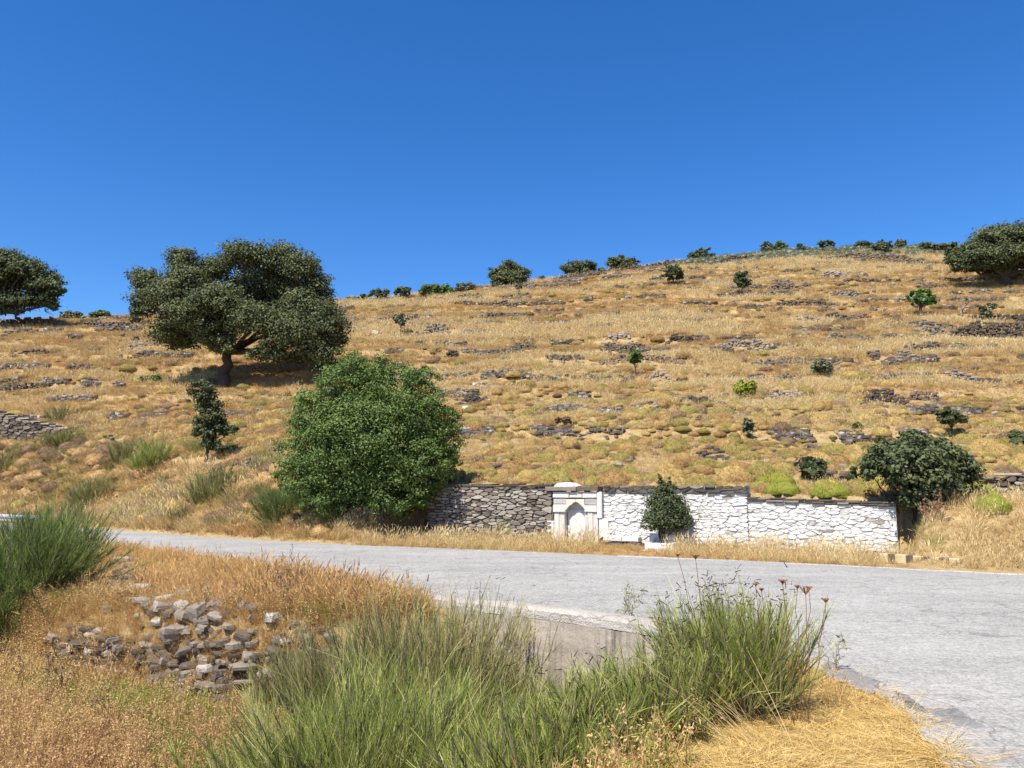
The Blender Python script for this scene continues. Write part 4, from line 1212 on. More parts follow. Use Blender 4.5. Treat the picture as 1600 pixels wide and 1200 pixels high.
def limb(rs, a, b, r0, r1, n=6, wig=0.06, sag=0.1):
    a = np.array(a, float); b = np.array(b, float); L = np.linalg.norm(b - a)
    t = np.linspace(0, 1, n)[:, None]
    p = a * (1 - t) + b * t
    p[:, 2] += (np.sin(t[:, 0] * math.pi) * sag * L)
    p[1:-1] += rs.normal(size=(n - 2, 3)) * wig * L * 0.5
    return tube(p, r0 + (r1 - r0) * np.linspace(0, 1, n) ** 0.8, 7, rs, 0.1)

def merge(parts):
    V, F_, o = [], [], 0
    for v, f in parts: V.append(v); F_.append(f + o); o += len(v)
    return np.concatenate(V), np.concatenate(F_)

def tree(name, label, cat, base, blobs, trunk_r, leafmat, n, leaf, fork=0.35, seed=1, group=None, limbs=None, extra=None, **kw):
    """thing > trunk (with limbs), crown"""
    rs = np.random.default_rng(seed)
    base = np.array(base, float); B = np.array(blobs, float)
    root = empty(name, tuple(base)); tag(root, label, cat, group)
    cz = B[:, 2].max(); c = B[:, :3].mean(0)
    fk = base * (1 - fork) + np.array((c[0] * 0.5 + base[0] * 0.5, c[1], max(c[2], base[2] + 0.3))) * fork
    parts = [limb(rs, base - np.array((0, 0, 0.25)), fk, trunk_r * 1.25, trunk_r * 0.75, 7, 0.05, 0.0)]
    tg = B if len(B) <= 14 else B[rs.permutation(len(B))[:14]]
    for b in tg:
        m1 = fk * 0.45 + b[:3] * 0.55 + rs.normal(size=3) * 0.08 * np.linalg.norm(b[:3] - fk)
        m1[2] = max(m1[2], min(fk[2], b[2]))
        parts.append(limb(rs, fk, m1, trunk_r * 0.5, trunk_r * 0.26, 5, 0.06, -0.04))
        parts.append(limb(rs, m1, b[:3] + np.array((0, 0, b[5] * 0.3)), trunk_r * 0.26, trunk_r * 0.08, 5, 0.08, 0.05))
        for k in range(5):
            e = b[:3] + unit(rs.normal(size=(1, 3)))[0] * b[3:6] * 0.85
            parts.append(limb(rs, m1 * 0.35 + b[:3] * 0.65, e, trunk_r * 0.1, trunk_r * 0.03, 4, 0.1, 0.0))
    if n >= 17000:
        tr = add_obj('trunk', make_mesh('trunk', *parts[0], M['bark'], smooth=True), root)
        for k in range(len(tg)):
            lo = add_obj('limb', make_mesh('limb', *merge(parts[1 + 7 * k: 8 + 7 * k]), M['bark'], smooth=True), tr)
            lo.matrix_parent_inverse = Matrix.Identity(4)      # the trunk's own frame is the world's
    else:
        add_obj('trunk', make_mesh('trunk', *merge(parts), M['bark'], smooth=True), root)
    V, F_, t = crown(rs, blobs, n, leaf, **kw)
    add_obj('crown', make_mesh('crown', V, F_, leafmat, t), root)
    return root

def px_blobs(Y, lst, depth=0.8):
    """blobs measured in the photograph (centre px, radii px, optional depth offset in metres) at depth Y"""
    out = []
    for b in lst:
        x, y, rx, ry = b[:4]; dy = b[4] if len(b) > 4 else 0
        c = on_depth(x, y, Y + dy); k = (Y + dy) / F_PX
        out.append((c[0], c[1], c[2], rx * k, (rx + ry) / 2 * k * depth, ry * k))
    return out

def auto_blobs(rs, cx, cy, rx, ry, n=7):
    """a lumpy round crown in pixels"""
    out = [(cx, cy, rx * 0.62, ry * 0.62)]
    for k in range(n):
        a = k / n * 2 * math.pi + rs.uniform(-0.3, 0.3)
        out.append((cx + math.cos(a) * rx * 0.55, cy - math.sin(a) * ry * 0.5, rx * rs.uniform(0.36, 0.5), ry * rs.uniform(0.36, 0.5)))
    return out

# ------------------------------------------------------------------ the big trees
b0 = at(348, 602); Y = b0[1]
OAK = [(226, 438, 27, 20, 1), (228, 470, 27, 22, 0), (215, 490, 16, 14, 0), (285, 406, 28, 19, 1), (292, 436, 36, 26, 0), (262, 462, 34, 26, -1), (330, 425, 32, 22, 2), (376, 401, 38, 22, 0), (436, 404, 40, 24, 1),
       (475, 420, 28, 24, 0), (492, 448, 26, 26, 1), (430, 440, 46, 30, 2), (388, 445, 30, 22, 3), (478, 480, 42, 28, 0), (512, 502, 30, 28, -1), (516, 534, 28, 20, 0), (496, 552, 34, 18, -1), (455, 520, 48, 32, -1.5), (420, 552, 30, 17, -1.5), (462, 558, 26, 11, 0),
       (400, 500, 44, 28, -1.5), (340, 470, 42, 28, -1.5), (300, 490, 40, 28, -1.5), (268, 515, 34, 22, 0), (284, 532, 26, 16, 0.5), (330, 520, 34, 22, -1), (352, 540, 24, 14, -1), (470, 510, 46, 30, 2.5), (300, 500, 50, 30, 2.5), (400, 470, 60, 40, 3)]
tree('oak_tree', 'largest spreading evergreen oak on the left slope, trunk and shadow visible', 'tree', b0, px_blobs(Y, OAK, 1.0), 0.42, M['oak'], 165000, 0.185, 0.42, 3, sub_r=0.36, hollow=0.3, aspect=0.62, low=-0.9)

b0 = at(-22, 512); Y = b0[1]
OAKL = [(10, 412, 34, 22), (45, 425, 30, 22), (72, 445, 24, 20), (90, 458, 13, 12), (30, 448, 42, 24, 2), (-20, 430, 40, 36), (10, 475, 30, 20), (60, 474, 26, 16), (82, 484, 10, 12), (14, 486, 18, 10), (-40, 460, 40, 40), (70, 466, 18, 16, 1)]
tree('oak_tree', 'dark oak cut off by the left edge, on the skyline', 'tree', b0, px_blobs(Y, OAKL, 1.0), 0.42, M['oak_dark'], 42000, 0.30, 0.45, 5, sub_r=0.36, hollow=0.4, low=-0.35)

b0 = at(1573, 447); Y = b0[1]
OAKR = [(1560, 372, 40, 18), (1595, 375, 44, 24), (1525, 392, 30, 16), (1500, 408, 24, 14), (1540, 405, 40, 20, -1), (1580, 400, 44, 22, -1), (1508, 420, 24, 9), (1550, 416, 36, 10, -1), (1600, 412, 40, 14), (1630, 395, 46, 34), (1488, 398, 16, 10, 2), (1480, 386, 14, 9, 3), (1570, 385, 60, 22, 3), (1640, 414, 34, 14)]
tree('oak_tree', 'dark umbrella-shaped oak cut off by the right edge near the summit', 'tree', b0, px_blobs(Y, OAKR, 1.0), 0.55, M['oak_dark'], 50000, 0.31, 0.35, 6, sub_r=0.36, hollow=0.4, low=-0.3)

# round bright bush by the road
b0 = at(585, 822); Y = b0[1] + 0.6
_r = np.random.default_rng(88); BUSH = [(585, 690, 95, 95, 0)]
for a_, rr_, sz_ in [(k * 36 + 8, 0.62, 0.36) for k in range(10)] + [(k * 51 + 20, 0.30, 0.42) for k in range(7)] + [(k * 20, 0.80, 0.20) for k in range(18)]:
    a_ = math.radians(a_ + _r.uniform(-9, 9)); rr_ *= _r.uniform(0.92, 1.08)
    x_, y_ = 586 + math.cos(a_) * 137 * rr_, 686 - math.sin(a_) * 136 * rr_
    if y_ > 775: y_ -= 14
    BUSH.append((x_, y_, 137 * sz_ * _r.uniform(0.85, 1.15), 132 * sz_ * _r.uniform(0.8, 1.1), _r.uniform(-1.6, 1.2) * (1 - rr_)))
BUSH += [(470, 700, 36, 52, 0), (474, 745, 40, 38, -0.3), (448, 740, 18, 24, 0), (490, 650, 34, 40, 0), (700, 690, 22, 40, 0), (640, 775, 36, 20, -0.6), (515, 785, 38, 20, -0.5)]
tree('round_bush_tree', 'large dome-shaped bright green bush beside the road left of the stone wall', 'tree', (b0[0], Y, b0[2]), px_blobs(Y, BUSH, 0.9), 0.16, M['bush'], 150000, 0.09, 0.2, 8, sub_r=0.25, hollow=0.68, aspect=0.5, up=0.5)

# sapling on the left bank
b0 = at(322, 722); Y = b0[1]
SAP = [(320, 618, 15, 13), (322, 632, 15, 15), (330, 655, 16, 16), (318, 604, 18, 13), (330, 625, 16, 14), (300, 612, 9, 6), (322, 650, 18, 14), (340, 640, 10, 12), (312, 672, 14, 10), (342, 665, 14, 10), (350, 675, 18, 10), (330, 690, 14, 9), (366, 672, 8, 7), (345, 700, 14, 7), (360, 697, 10, 6), (325, 675, 12, 18)]
tree('oak_sapling', 'slender dark green oak sapling on the left bank below the big oak', 'tree', b0, px_blobs(Y, SAP, 0.9), 0.09, M['oak_dark'], 9500, 0.125, 0.3, 11, sub_r=0.5, hollow=0.2, aspect=0.65)

# fig-like shrub right of the whitewashed wall
b0 = at(1432, 806, 18); Y = b0[1]
FIG = [(1395, 710, 38, 24), (1430, 695, 34, 20), (1465, 715, 40, 26), (1495, 735, 28, 24), (1375, 730, 30, 20), (1430, 735, 50, 34, -0.5), (1470, 755, 36, 26, -0.4), (1440, 775, 36, 22, -0.4), (1400, 745, 24, 14), (1415, 765, 20, 18), (1512, 740, 14, 20), (1355, 740, 12, 14), (1332, 742, 8, 13), (1460, 785, 24, 12, -0.3), (1425, 680, 10, 8), (1376, 688, 7, 6)]
tree('fig_shrub', 'broad dark green shrub at the right end of the whitewashed wall', 'tree', b0, px_blobs(Y, FIG, 0.9), 0.09, M['oak_dark'], 22000, 0.10, 0.25, 12, sub_r=0.36, hollow=0.5, aspect=0.72, low=-0.7)

# conical shrub in front of the white wall
b0 = np.array((*WF.w(np.array([(S(1042), 0.72, 0)]))[0][:2], 0.0)); Y = b0[1]
CON = [(1042, 815, 34, 16), (1022, 812, 20, 18), (1062, 812, 18, 18), (1040, 792, 32, 18), (1028, 790, 18, 16), (1058, 788, 18, 15), (1040, 772, 16, 14), (1032, 760, 6, 12), (1046, 758, 6, 10), (1030, 748, 3, 9), (1047, 750, 2.5, 8), (1040, 766, 12, 12)]
tree('conical_shrub', 'dark green conical shrub standing against the whitewashed wall', 'shrub', b0, px_blobs(Y, CON, 0.8), 0.05, M['oak_dark'], 15000, 0.07, 0.2, 13, sub_r=0.45, hollow=0.3, aspect=0.55)

# lime-green little tree, dead tree and grey pillar shrub on the right slope
b0 = at(1439, 496); Y = b0[1]
tree('small_tree', 'small round lime-green tree on the right slope', 'tree', b0, px_blobs(Y, [(1430, 464, 12, 8), (1448, 462, 14, 8), (1440, 458, 14, 7), (1456, 470, 10, 6), (1426, 471, 8, 5), (1441, 470, 14, 6)]), 0.16, M['lime'], 4200, 0.26, 0.5, 14)
b0 = at(1503, 494); Y = b0[1]
root = empty('dead_tree', tuple(b0)); tag(root, 'leafless grey dead tree between the lime-green tree and the pillar shrub', 'tree')
r14 = np.random.default_rng(14); pr = []
segs = [((1502, 494), (1503, 484), .17, .13), ((1503, 484), (1509, 476), .12, .08), ((1509, 476), (1518, 468), .08, .03), ((1503, 484), (1500, 474), .09, .04), ((1500, 474), (1502, 466), .04, .02), ((1509, 476), (1510, 468), .05, .02), ((1513, 472), (1521, 472), .04, .015), ((1500, 474), (1496, 469), .04, .015), ((1506, 480), (1512, 480), .05, .02)]
for i, (a, c_, r0, r1) in enumerate(segs):
    pr.append(limb(r14, on_depth(*a, Y + (i % 3) * 0.15), on_depth(*c_, Y + ((i + 1) % 3) * 0.15), r0, r1, 5, 0.1, 0))
add_obj('trunk', make_mesh('trunk', *merge(pr), M['twig'], smooth=True), root)
b0 = at(1541, 505); Y = b0[1]
tree('pillar_shrub', 'grey-green ivy-clad pillar-shaped shrub behind the right retaining wall', 'shrub', b0, px_blobs(Y, [(1541, 498, 8, 10), (1541, 488, 9, 8), (1544, 478, 11, 6), (1538, 480, 8, 6), (1541, 503, 8, 6)]), 0.12, M['grey_green'], 2600, 0.22, 0.3, 15)

# ------------------------------------------------------------------ shrubs on the ridge and saplings on the slope
SHRUBS = [  # name, cx, base y, half width, height, leaf mat, n, trunk fraction, label
 ('ridge_shrub', 592, 470, 15, 21, 'oak', 1500, 0.15, 'small round shrub on the skyline right of the big oak'),
 ('ridge_shrub', 629, 466, 14, 19, 'oak', 1500, 0.15, 'second small round shrub on the skyline right of the big oak'),
 ('ridge_shrub', 570, 470, 6, 11, 'oak', 500, 0.1, 'tiny shrub just left of the first small ridge shrub'),
 ('ridge_shrub', 545, 472, 5, 8, 'oak', 400, 0.1, 'tiny shrub nearest the big oak on the skyline'),
 ('ridge_shrub', 556, 472, 6, 9, 'grey_green', 400, 0.1, 'tiny grey-green shrub second from the big oak on the skyline'),
 ('ridge_shrub', 683, 462, 30, 18, 'bush', 2200, 0.0, 'wide low shrub on the skyline above the round bush'),
 ('ridge_shrub', 727, 455, 18, 13, 'grey_green', 1200, 0.0, 'low pale shrub on the skyline left of the big ridge shrub'),
 ('ridge_shrub', 795, 446, 33, 37, 'oak', 5200, 0.05, 'biggest dome-shaped shrub on the skyline left of centre'),
 ('ridge_shrub', 847, 438, 6, 8, 'grey_green', 300, 0.0, 'tiny shrub on the skyline between two ridge domes'),
 ('ridge_shrub', 905, 431, 29, 25, 'oak', 3600, 0.0, 'second dome-shaped shrub on the skyline at centre'),
 ('ridge_shrub', 940, 426, 8, 8, 'grey_green', 400, 0.0, 'tiny grey-green shrub between the second and third ridge domes'),
 ('ridge_shrub', 974, 422, 26, 22, 'oak', 3000, 0.0, 'third dome-shaped shrub on the skyline right of centre'),
 ('ridge_shrub', 1048, 413, 10, 7, 'grey_green', 400, 0.0, 'low dark shrub between the third and fourth ridge domes'),
 ('ridge_shrub', 1096, 408, 22, 20, 'oak_dark', 2200, 0.0, 'fourth dome-shaped shrub on the skyline right of centre'),
 ('ridge_shrub', 1198, 394, 11, 16, 'oak', 900, 0.05, 'left one of two touching shrubs near the summit'),
 ('ridge_shrub', 1219, 394, 12, 18, 'bush', 1000, 0.05, 'right one of two touching shrubs near the summit'),
 ('ridge_shrub', 1250, 396, 7, 16, 'oak_dark', 600, 0.2, 'narrow dark shrub near the summit'),
 ('ridge_shrub', 1291, 392, 13, 18, 'oak_dark', 1100, 0.15, 'dark ragged shrub with a bare top near the summit'),
 ('ridge_shrub', 1348, 391, 13, 16, 'oak_dark', 1100, 0.0, 'leftmost shrub of the dark summit thicket'),
 ('ridge_shrub', 1378, 395, 18, 20, 'oak_dark', 1500, 0.0, 'middle shrub of the dark summit thicket'),
 ('ridge_shrub', 1407, 388, 10, 14, 'oak', 900, 0.1, 'rightmost upright shrub of the dark summit thicket'),
 ('ridge_shrub', 1448, 393, 16, 15, 'oak', 1200, 0.0, 'low shrub just left of the right-hand oak'),
 ('ridge_shrub', 1425, 393, 12, 9, 'grey_green', 700, 0.0, 'low grey-green shrub between the thicket and the right-hand oak'),
 ('ridge_shrub', 112, 499, 20, 14, 'grey_green', 1000, 0.0, 'feathery low shrub on the skyline right of the cropped oak'),
 ('ridge_shrub', 157, 497, 19, 12, 'bush', 1200, 0.0, 'low green shrub on the skyline left of the big oak'),
 ('hillside_tree', 1052, 447, 17, 35, 'oak', 1900, 0.22, 'loose young oak below the ridge wall'),
 ('hillside_tree', 1160, 459, 13, 37, 'oak_dark', 1500, 0.22, 'dark upright sapling on the upper slope right of centre'),
 ('hillside_tree', 993, 590, 12, 44, 'bush', 900, 0.5, 'thin young tree with a bare stem in mid-hill'),
 ('hillside_tree', 811, 464, 7, 22, 'grey_green', 260, 0.55, 'spindly sapling in front of the biggest ridge dome'),
 ('hillside_tree', 626, 524, 12, 36, 'grey_green', 420, 0.45, 'ragged little sapling above the round bush'),
 ('hillside_tree', 1169, 690, 9, 36, 'grey_green', 420, 0.35, 'thin grey sapling above the whitewashed wall'),
 ('hillside_tree', 1272, 750, 20, 38, 'oak_dark', 1500, 0.1, 'small dark straggly shrub above the low whitewashed wall'),
 ('hillside_tree', 1488, 682, 22, 42, 'oak', 1500, 0.45, 'small leaning tree on the lower right slope'),
 ('hillside_tree', 1604, 705, 26, 36, 'oak_dark', 2200, 0.1, 'dark shrub cut by the right edge above the field wall'),
 ('hillside_shrub', 1164, 620, 18, 26, 'cushion_green', 1500, 0.0, 'round yellow-green shrub in mid-slope'),
 ('hillside_shrub', 1285, 585, 18, 24, 'grey_green', 900, 0.0, 'grey twiggy shrub on the right mid-slope'),
 ('hillside_shrub', 1340, 672, 8, 12, 'bush', 500, 0.0, 'tiny bright green shrub left of the fig-like shrub'),
 ('hillside_shrub', 1256, 735, 14, 20, 'cushion_grey', 900, 0.0, 'purple-grey dry shrub beside the small dark straggly shrub'),
 ('hillside_shrub', 236, 598, 20, 12, 'bush', 900, 0.0, 'dark low shrub at the left edge of the oak shadow'),
 ('hillside_shrub', 880, 662, 14, 10, 'cushion_grey', 700, 0.0, 'dry brown shrub left of the half-buried stones'),
]
for i, (nm, cx, by, hw, hh, mk, n, tf, lab) in enumerate(SHRUBS):
    r_ = np.random.default_rng(100 + i)
    g = at(cx, by); Y = g[1]
    top = by - hh; cyc = top + (hh * (1 - tf)) / 2; ry = hh * (1 - tf) / 2
    px = auto_blobs(r_, cx, cyc, hw * 1.08, ry * 1.1, 7 if n > 700 else 5)
    if tf < 0.12: px += [(cx - hw * 0.55, by - hh * 0.22, hw * 0.42, hh * 0.3), (cx + hw * 0.55, by - hh * 0.22, hw * 0.42, hh * 0.3), (cx, by - hh * 0.25, hw * 0.5, hh * 0.32)]; n = int(n * 1.5)
    px = [(x, y + r_.uniform(-0.1, 0.1) * ry, a, c_, r_.uniform(-0.6, 0.6)) for x, y, a, c_ in px]
    k = Y / F_PX
    tree(nm, lab, 'tree' if nm == 'hillside_tree' else 'shrub', g, px_blobs(Y, px, 0.95), max(0.03, hw * k * 0.06), M[mk], int(n * 1.5), 0.15 + 0.0013 * Y, 0.45, 200 + i,
         'shrubs along the ridge' if nm == 'ridge_shrub' else 'small trees and shrubs on the slope', sub_r=0.40, hollow=0.3, aspect=0.6)

# ------------------------------------------------------------------ broom bushes: rush-like green stems
def broom(name, label, base, R, H, mat, n=3000, seed=1, cat='broom bush', lean=(0, 0), wid=0.006, pods=0, spread=0.55, group=None, branch=4, dead=0.1):
    rs = np.random.default_rng(seed)
    base = np.array(base, float)
    root = empty(name, tuple(base)); tag(root, label, cat, group)
    n = int(n * 1.9); nb = max(14, n // 42)
    # woody branches first, then sprays of stems along them
    ang = rs.uniform(0, 2 * math.pi, nb); rr = R * np.sqrt(rs.random(nb))
    foot = np.column_stack([np.cos(ang) * rr * 0.52, np.sin(ang) * rr * 0.52, np.full(nb, -0.08)]) + base
    foot[:, 2] = height(foot[:, 0], foot[:, 1]) - 0.05
    dirv = unit(np.column_stack([np.cos(ang) * rr / R * spread * 0.62 + lean[0], np.sin(ang) * rr / R * spread * 0.62 + lean[1], np.full(nb, 0.9)]) + rs.normal(size=(nb, 3)) * 0.24)
    blen = H * rs.uniform(0.45, 0.92, nb)
    parts = []
    for i in range(nb):
        parts.append(limb(rs, foot[i], foot[i] + dirv[i] * blen[i], 0.012, 0.004, 4, 0.05, 0.0))
    add_obj('branches', make_mesh('branches', *merge([(v, f) for v, f in parts]), M['twig']), root)['kind'] = 'stuff'
    k = rs.integers(0, nb, n)
    t = rs.uniform(0.10, 1.0, n) ** 0.8
    p = foot[k] + dirv[k] * (blen[k] * t)[:, None]
    d = unit(dirv[k] + rs.normal(size=(n, 3)) * 0.36 + np.array((0, 0, 0.35)))
    L = np.clip(H * rs.uniform(0.10, 0.26, n), 0.07, 0.42) * (1.15 - 0.3 * t)
    bend = np.column_stack([dirv[k][:, 0] * 0.10, dirv[k][:, 1] * 0.10, np.full(n, 0.05)]) * L[:, None] + rs.normal(size=(n, 3)) * 0.12 * L[:, None]
    V, q, per = ribbons(rs, p, d, L, wid * rs.uniform(0.6, 1.2, n), bend, 3, 0.35)
    tone = np.clip(rs.normal(0.42, 0.24, n) + rs.normal(0, 0.22, nb)[k], 0, 0.92)
    deadb = rs.random(nb) < 0.10; tone = np.where(deadb[k] & (rs.random(n) < 0.7), rs.uniform(0.85, 1.0, n), tone)
    tone = np.where(rs.random(n) < dead, rs.uniform(0.85, 1.0, n), tone)
    add_obj('stems', make_mesh('stems', V, q, mat, np.repeat(tone, per)), root)['kind'] = 'stuff'
    if pods:
        tips = (p + d * L[:, None] + bend)
        hi = np.argsort(-tips[:, 2] + rs.normal(0, 0.1 * H, n))[:pods]
        pd = unit(rs.normal(size=(pods, 3)) * np.array((1, 1, 0.8)) + np.array((0, 0, 0.3)))
        V, q, per = ribbons(rs, tips[hi] + rs.normal(size=(pods, 3)) * 0.02, pd, rs.uniform(0.03, 0.065, pods), 0.010, rs.normal(size=(pods, 3)) * 0.012, 3, 0.5)
        add_obj('seed_pods', make_mesh('seed_pods', V, q, M['pod'], np.repeat(rs.random(pods), per)), root)['kind'] = 'stuff'
    return root

def g_at(x, y): return (x, y, float(height(np.array([x]), np.array([y]))[0]))
BROOMS = [
 ('broom_bush', 'big dark green broom bush at the left edge beside the tumbled slabs', g_at(-9.15, 14.95), 1.65, 1.6, 'broom_dark', 9000, dict(spread=0.8, wid=0.012)),
 ('broom_bush', 'smaller dark green broom bush behind the big one by the guard rail', g_at(-10.5, 17.9), 1.1, 1.75, 'broom_dark', 3600, dict(wid=0.010)),
 ('broom_bush', 'large deep green broom bush filling the bottom centre-left', g_at(-1.25, 7.5), 1.2, 1.7, 'broom', 11000, dict(spread=0.75, wid=0.0072)),
 ('broom_bush', 'bright green broom bush with pale stems at bottom centre below the concrete wall', g_at(0.95, 6.3), 1.0, 0.85, 'broom', 8000, dict(lean=(-0.25, -0.05), pods=140, spread=0.85, wid=0.0062)),
 ('broom_bush', 'tall sparse olive broom bush in front of the concrete wall left end', g_at(-0.95, 9.9), 1.2, 2.1, 'broom_dry', 4600, dict(dead=0.25, pods=40, wid=0.009)),
 ('broom_bush', 'sparse olive broom bush at the left end of the visible concrete face', g_at(-0.15, 9.6), 0.65, 1.35, 'broom_dry', 2600, dict(dead=0.25, pods=30, wid=0.006)),
 ('broom_bush', 'thin olive broom bush left of the sparse tall one', g_at(-2.0, 10.4), 0.9, 1.65, 'broom_dry', 3600, dict(dead=0.2, wid=0.007)),
 ('broom_bush', 'small olive broom bush growing over the collapsed wall', g_at(-2.9, 10.95), 0.6, 1.0, 'broom_dry', 2800, dict(dead=0.2, wid=0.007)),
 ('broom_bush', 'upright green broom bush with dark seed pods at the right road edge', g_at(1.78, 6.45), 0.5, 1.02, 'broom', 5600, dict(lean=(-0.10, 0.0), pods=210, spread=0.5, wid=0.006)),
 ('broom_bush', 'low green broom bush at bottom left of the large deep green one', g_at(-2.45, 8.1), 0.8, 0.85, 'broom', 3600, dict(spread=0.85, wid=0.008)),
 ('broom_bush', 'dull broom bush between the large one and the bright one at the bottom', g_at(0.1, 7.3), 0.8, 1.0, 'broom_dry', 4200, dict(dead=0.3)),
 ('broom_bush', 'broom bush at the bottom edge left of the bright green one', g_at(0.15, 5.9), 0.8, 1.05, 'broom', 4200, dict(spread=0.85, pods=60, wid=0.008)),
 ('broom_bush', 'low green broom bush at the foot of the concrete wall', g_at(1.2, 8.2), 0.6, 0.5, 'broom', 2600, dict(lean=(-0.2, 0), pods=40)),
 ('broom_bush', 'round dark green broom bush left of the round bush foot', tuple(at(440, 812)), 0.8, 1.35, 'broom_dark', 3600, dict(wid=0.013, spread=0.7)),
 ('broom_bush', 'grey-green wispy broom bush above the terrace wall at left', tuple(at(92, 660)), 0.75, 1.25, 'broom_dry', 900, dict(wid=0.016)),
 ('broom_bush', 'broad olive broom bush at the end of the terrace wall', tuple(at(95, 698)), 1.15, 1.15, 'broom_dry', 3400, dict(wid=0.016, spread=0.9)),
 ('broom_bush', 'green broom bush on the left bank, left of a pair', tuple(at(192, 722)), 0.8, 1.2, 'broom_dry', 2200, dict(wid=0.015)),
 ('broom_bush', 'olive green broom bush on the left bank, right of a pair', tuple(at(236, 732)), 1.1, 1.4, 'broom', 3200, dict(wid=0.015)),
 ('broom_bush', 'dark grey-green broom bush low on the left bank', tuple(at(142, 784)), 1.15, 1.2, 'broom_dry', 3200, dict(wid=0.014, spread=0.9)),
 ('broom_bush', 'yellow-green broom bush below the sapling', tuple(at(332, 780)), 1.1, 1.3, 'broom_dry', 3400, dict(wid=0.014, spread=0.8)),
 ('broom_bush', 'dull broom bush at the far left under the terrace wall', tuple(at(10, 735)), 1.0, 1.2, 'broom_dry', 2000, dict(wid=0.015, spread=0.9)),
 ('broom_bush', 'small yellow-green broom bush on the bank above the road', tuple(at(280, 815)), 0.5, 0.7, 'broom_dry', 1200, dict(wid=0.013)),
]
for i, (nm, lab, base, R, H, mk, n, kw) in enumerate(BROOMS):
    broom(nm, lab, base, R, H, M[mk], n, 300 + i, group='broom bushes', **kw)

# ------------------------------------------------------------------ cushion shrubs
def cushion_mesh(seed, mat, n=1350):
    rs = np.random.default_rng(seed)
    k, r_ = 26, 11
    V = []; ph = rs.uniform(0, 6.28, 8)
    def rad(a, t): return 0.5 * (1 + 0.08 * np.sin(2 * a + ph[0]) + 0.06 * np.sin(3 * a + ph[1]) + 0.035 * np.sin(6 * a + ph[2] + 3 * t) + 0.03 * np.sin(9 * t + ph[3]) * np.sin(5 * a + ph[4]))
    for i in range(r_):
        t = -0.25 + i / r_ * (math.pi / 2 + 0.25)
        for j in range(k):
            a = j / k * 2 * math.pi; r = rad(a, t) * 0.95 * (1 + rs.normal(0, 0.022))
            V.append((math.cos(a) * math.cos(t) * r, math.sin(a) * math.cos(t) * r, math.sin(t) * r * 0.80))
    V.append((0, 0, 0.39)); V = np.array(V)
    F_ = [[i * k + j, i * k + (j + 1) % k, (i + 1) * k + (j + 1) % k, (i + 1) * k + j] for i in range(r_ - 1) for j in range(k)] + [[(r_ - 1) * k + j, (r_ - 1) * k + (j + 1) % k, r_ * k] for j in range(k)]
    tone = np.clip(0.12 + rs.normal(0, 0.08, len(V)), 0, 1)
    a = rs.uniform(0, 2 * math.pi, n); t = np.arcsin(rs.uniform(-0.15, 1, n))
    r = rad(a, t) * 0.92
    d = np.column_stack([np.cos(a) * np.cos(t), np.sin(a) * np.cos(t), np.sin(t)])
    p = d * r[:, None] * np.array((1, 1, 0.80))
    dd = unit(d + rs.normal(size=(n, 3)) * 0.33 + np.array((0, 0, 0.2)))
    V2, q, per = ribbons(rs, p, dd, rs.uniform(0.04, 0.095, n), 0.014, rs.normal(size=(n, 3)) * 0.014, 2, 0.3)
    tn = np.clip(0.22 + 0.62 * np.sin(np.clip(t, 0, 2)) + rs.normal(0, 0.16, n), 0, 1)     # dry below, living tips on top; strengthened as painted dome shading
    Fall = F_ + (q + len(V)).tolist()
    return make_mesh('cushion', np.concatenate([V, V2]), Fall, mat, np.concatenate([tone, np.repeat(tn, per)]), smooth=True)
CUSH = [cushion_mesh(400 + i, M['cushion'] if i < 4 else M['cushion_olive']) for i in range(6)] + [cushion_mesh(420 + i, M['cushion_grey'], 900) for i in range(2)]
CGREEN = [cushion_mesh(430 + i, M['cushion_green'], 800) for i in range(2)]

rs = np.random.default_rng(77)
n_c = 52000
phi = rs.uniform(-0.70, 0.66, n_c); Rr = rs.uniform(19, 112, n_c)
cx, cy = np.sin(phi) * Rr, np.cos(phi) * Rr
sb, ab = poly_dist(cx, cy, BANK)
den = fbm(cx / 7, cy / 5, 51) * 0.6 + fbm(cx / 2.2, cy / 2.2, 52) * 0.4
keep = (sb > 0.85) & (rs.random(n_c) < smooth(0.30, 0.52, den) * (0.97 - 0.86 * smooth(32, 64, Rr)) * (0.5 + 0.5 * smooth(-0.45, -0.05, phi)))
bank_ok = (sb < -0.6) & (ab < ARC_A - 1.5) & (poly_dist(cx, cy, FAR)[0] > 1.2) & (rs.random(n_c) < 0.45)
keep = (keep | bank_ok) & ~near_ledge(cx, cy, 1.1, 0.3)
cx, cy, Rr = cx[keep], cy[keep], Rr[keep]
csz = (0.42 + 0.78 * rs.random(len(cx)) ** 2.1) * (1 + 0.12 * smooth(30, 80, Rr))
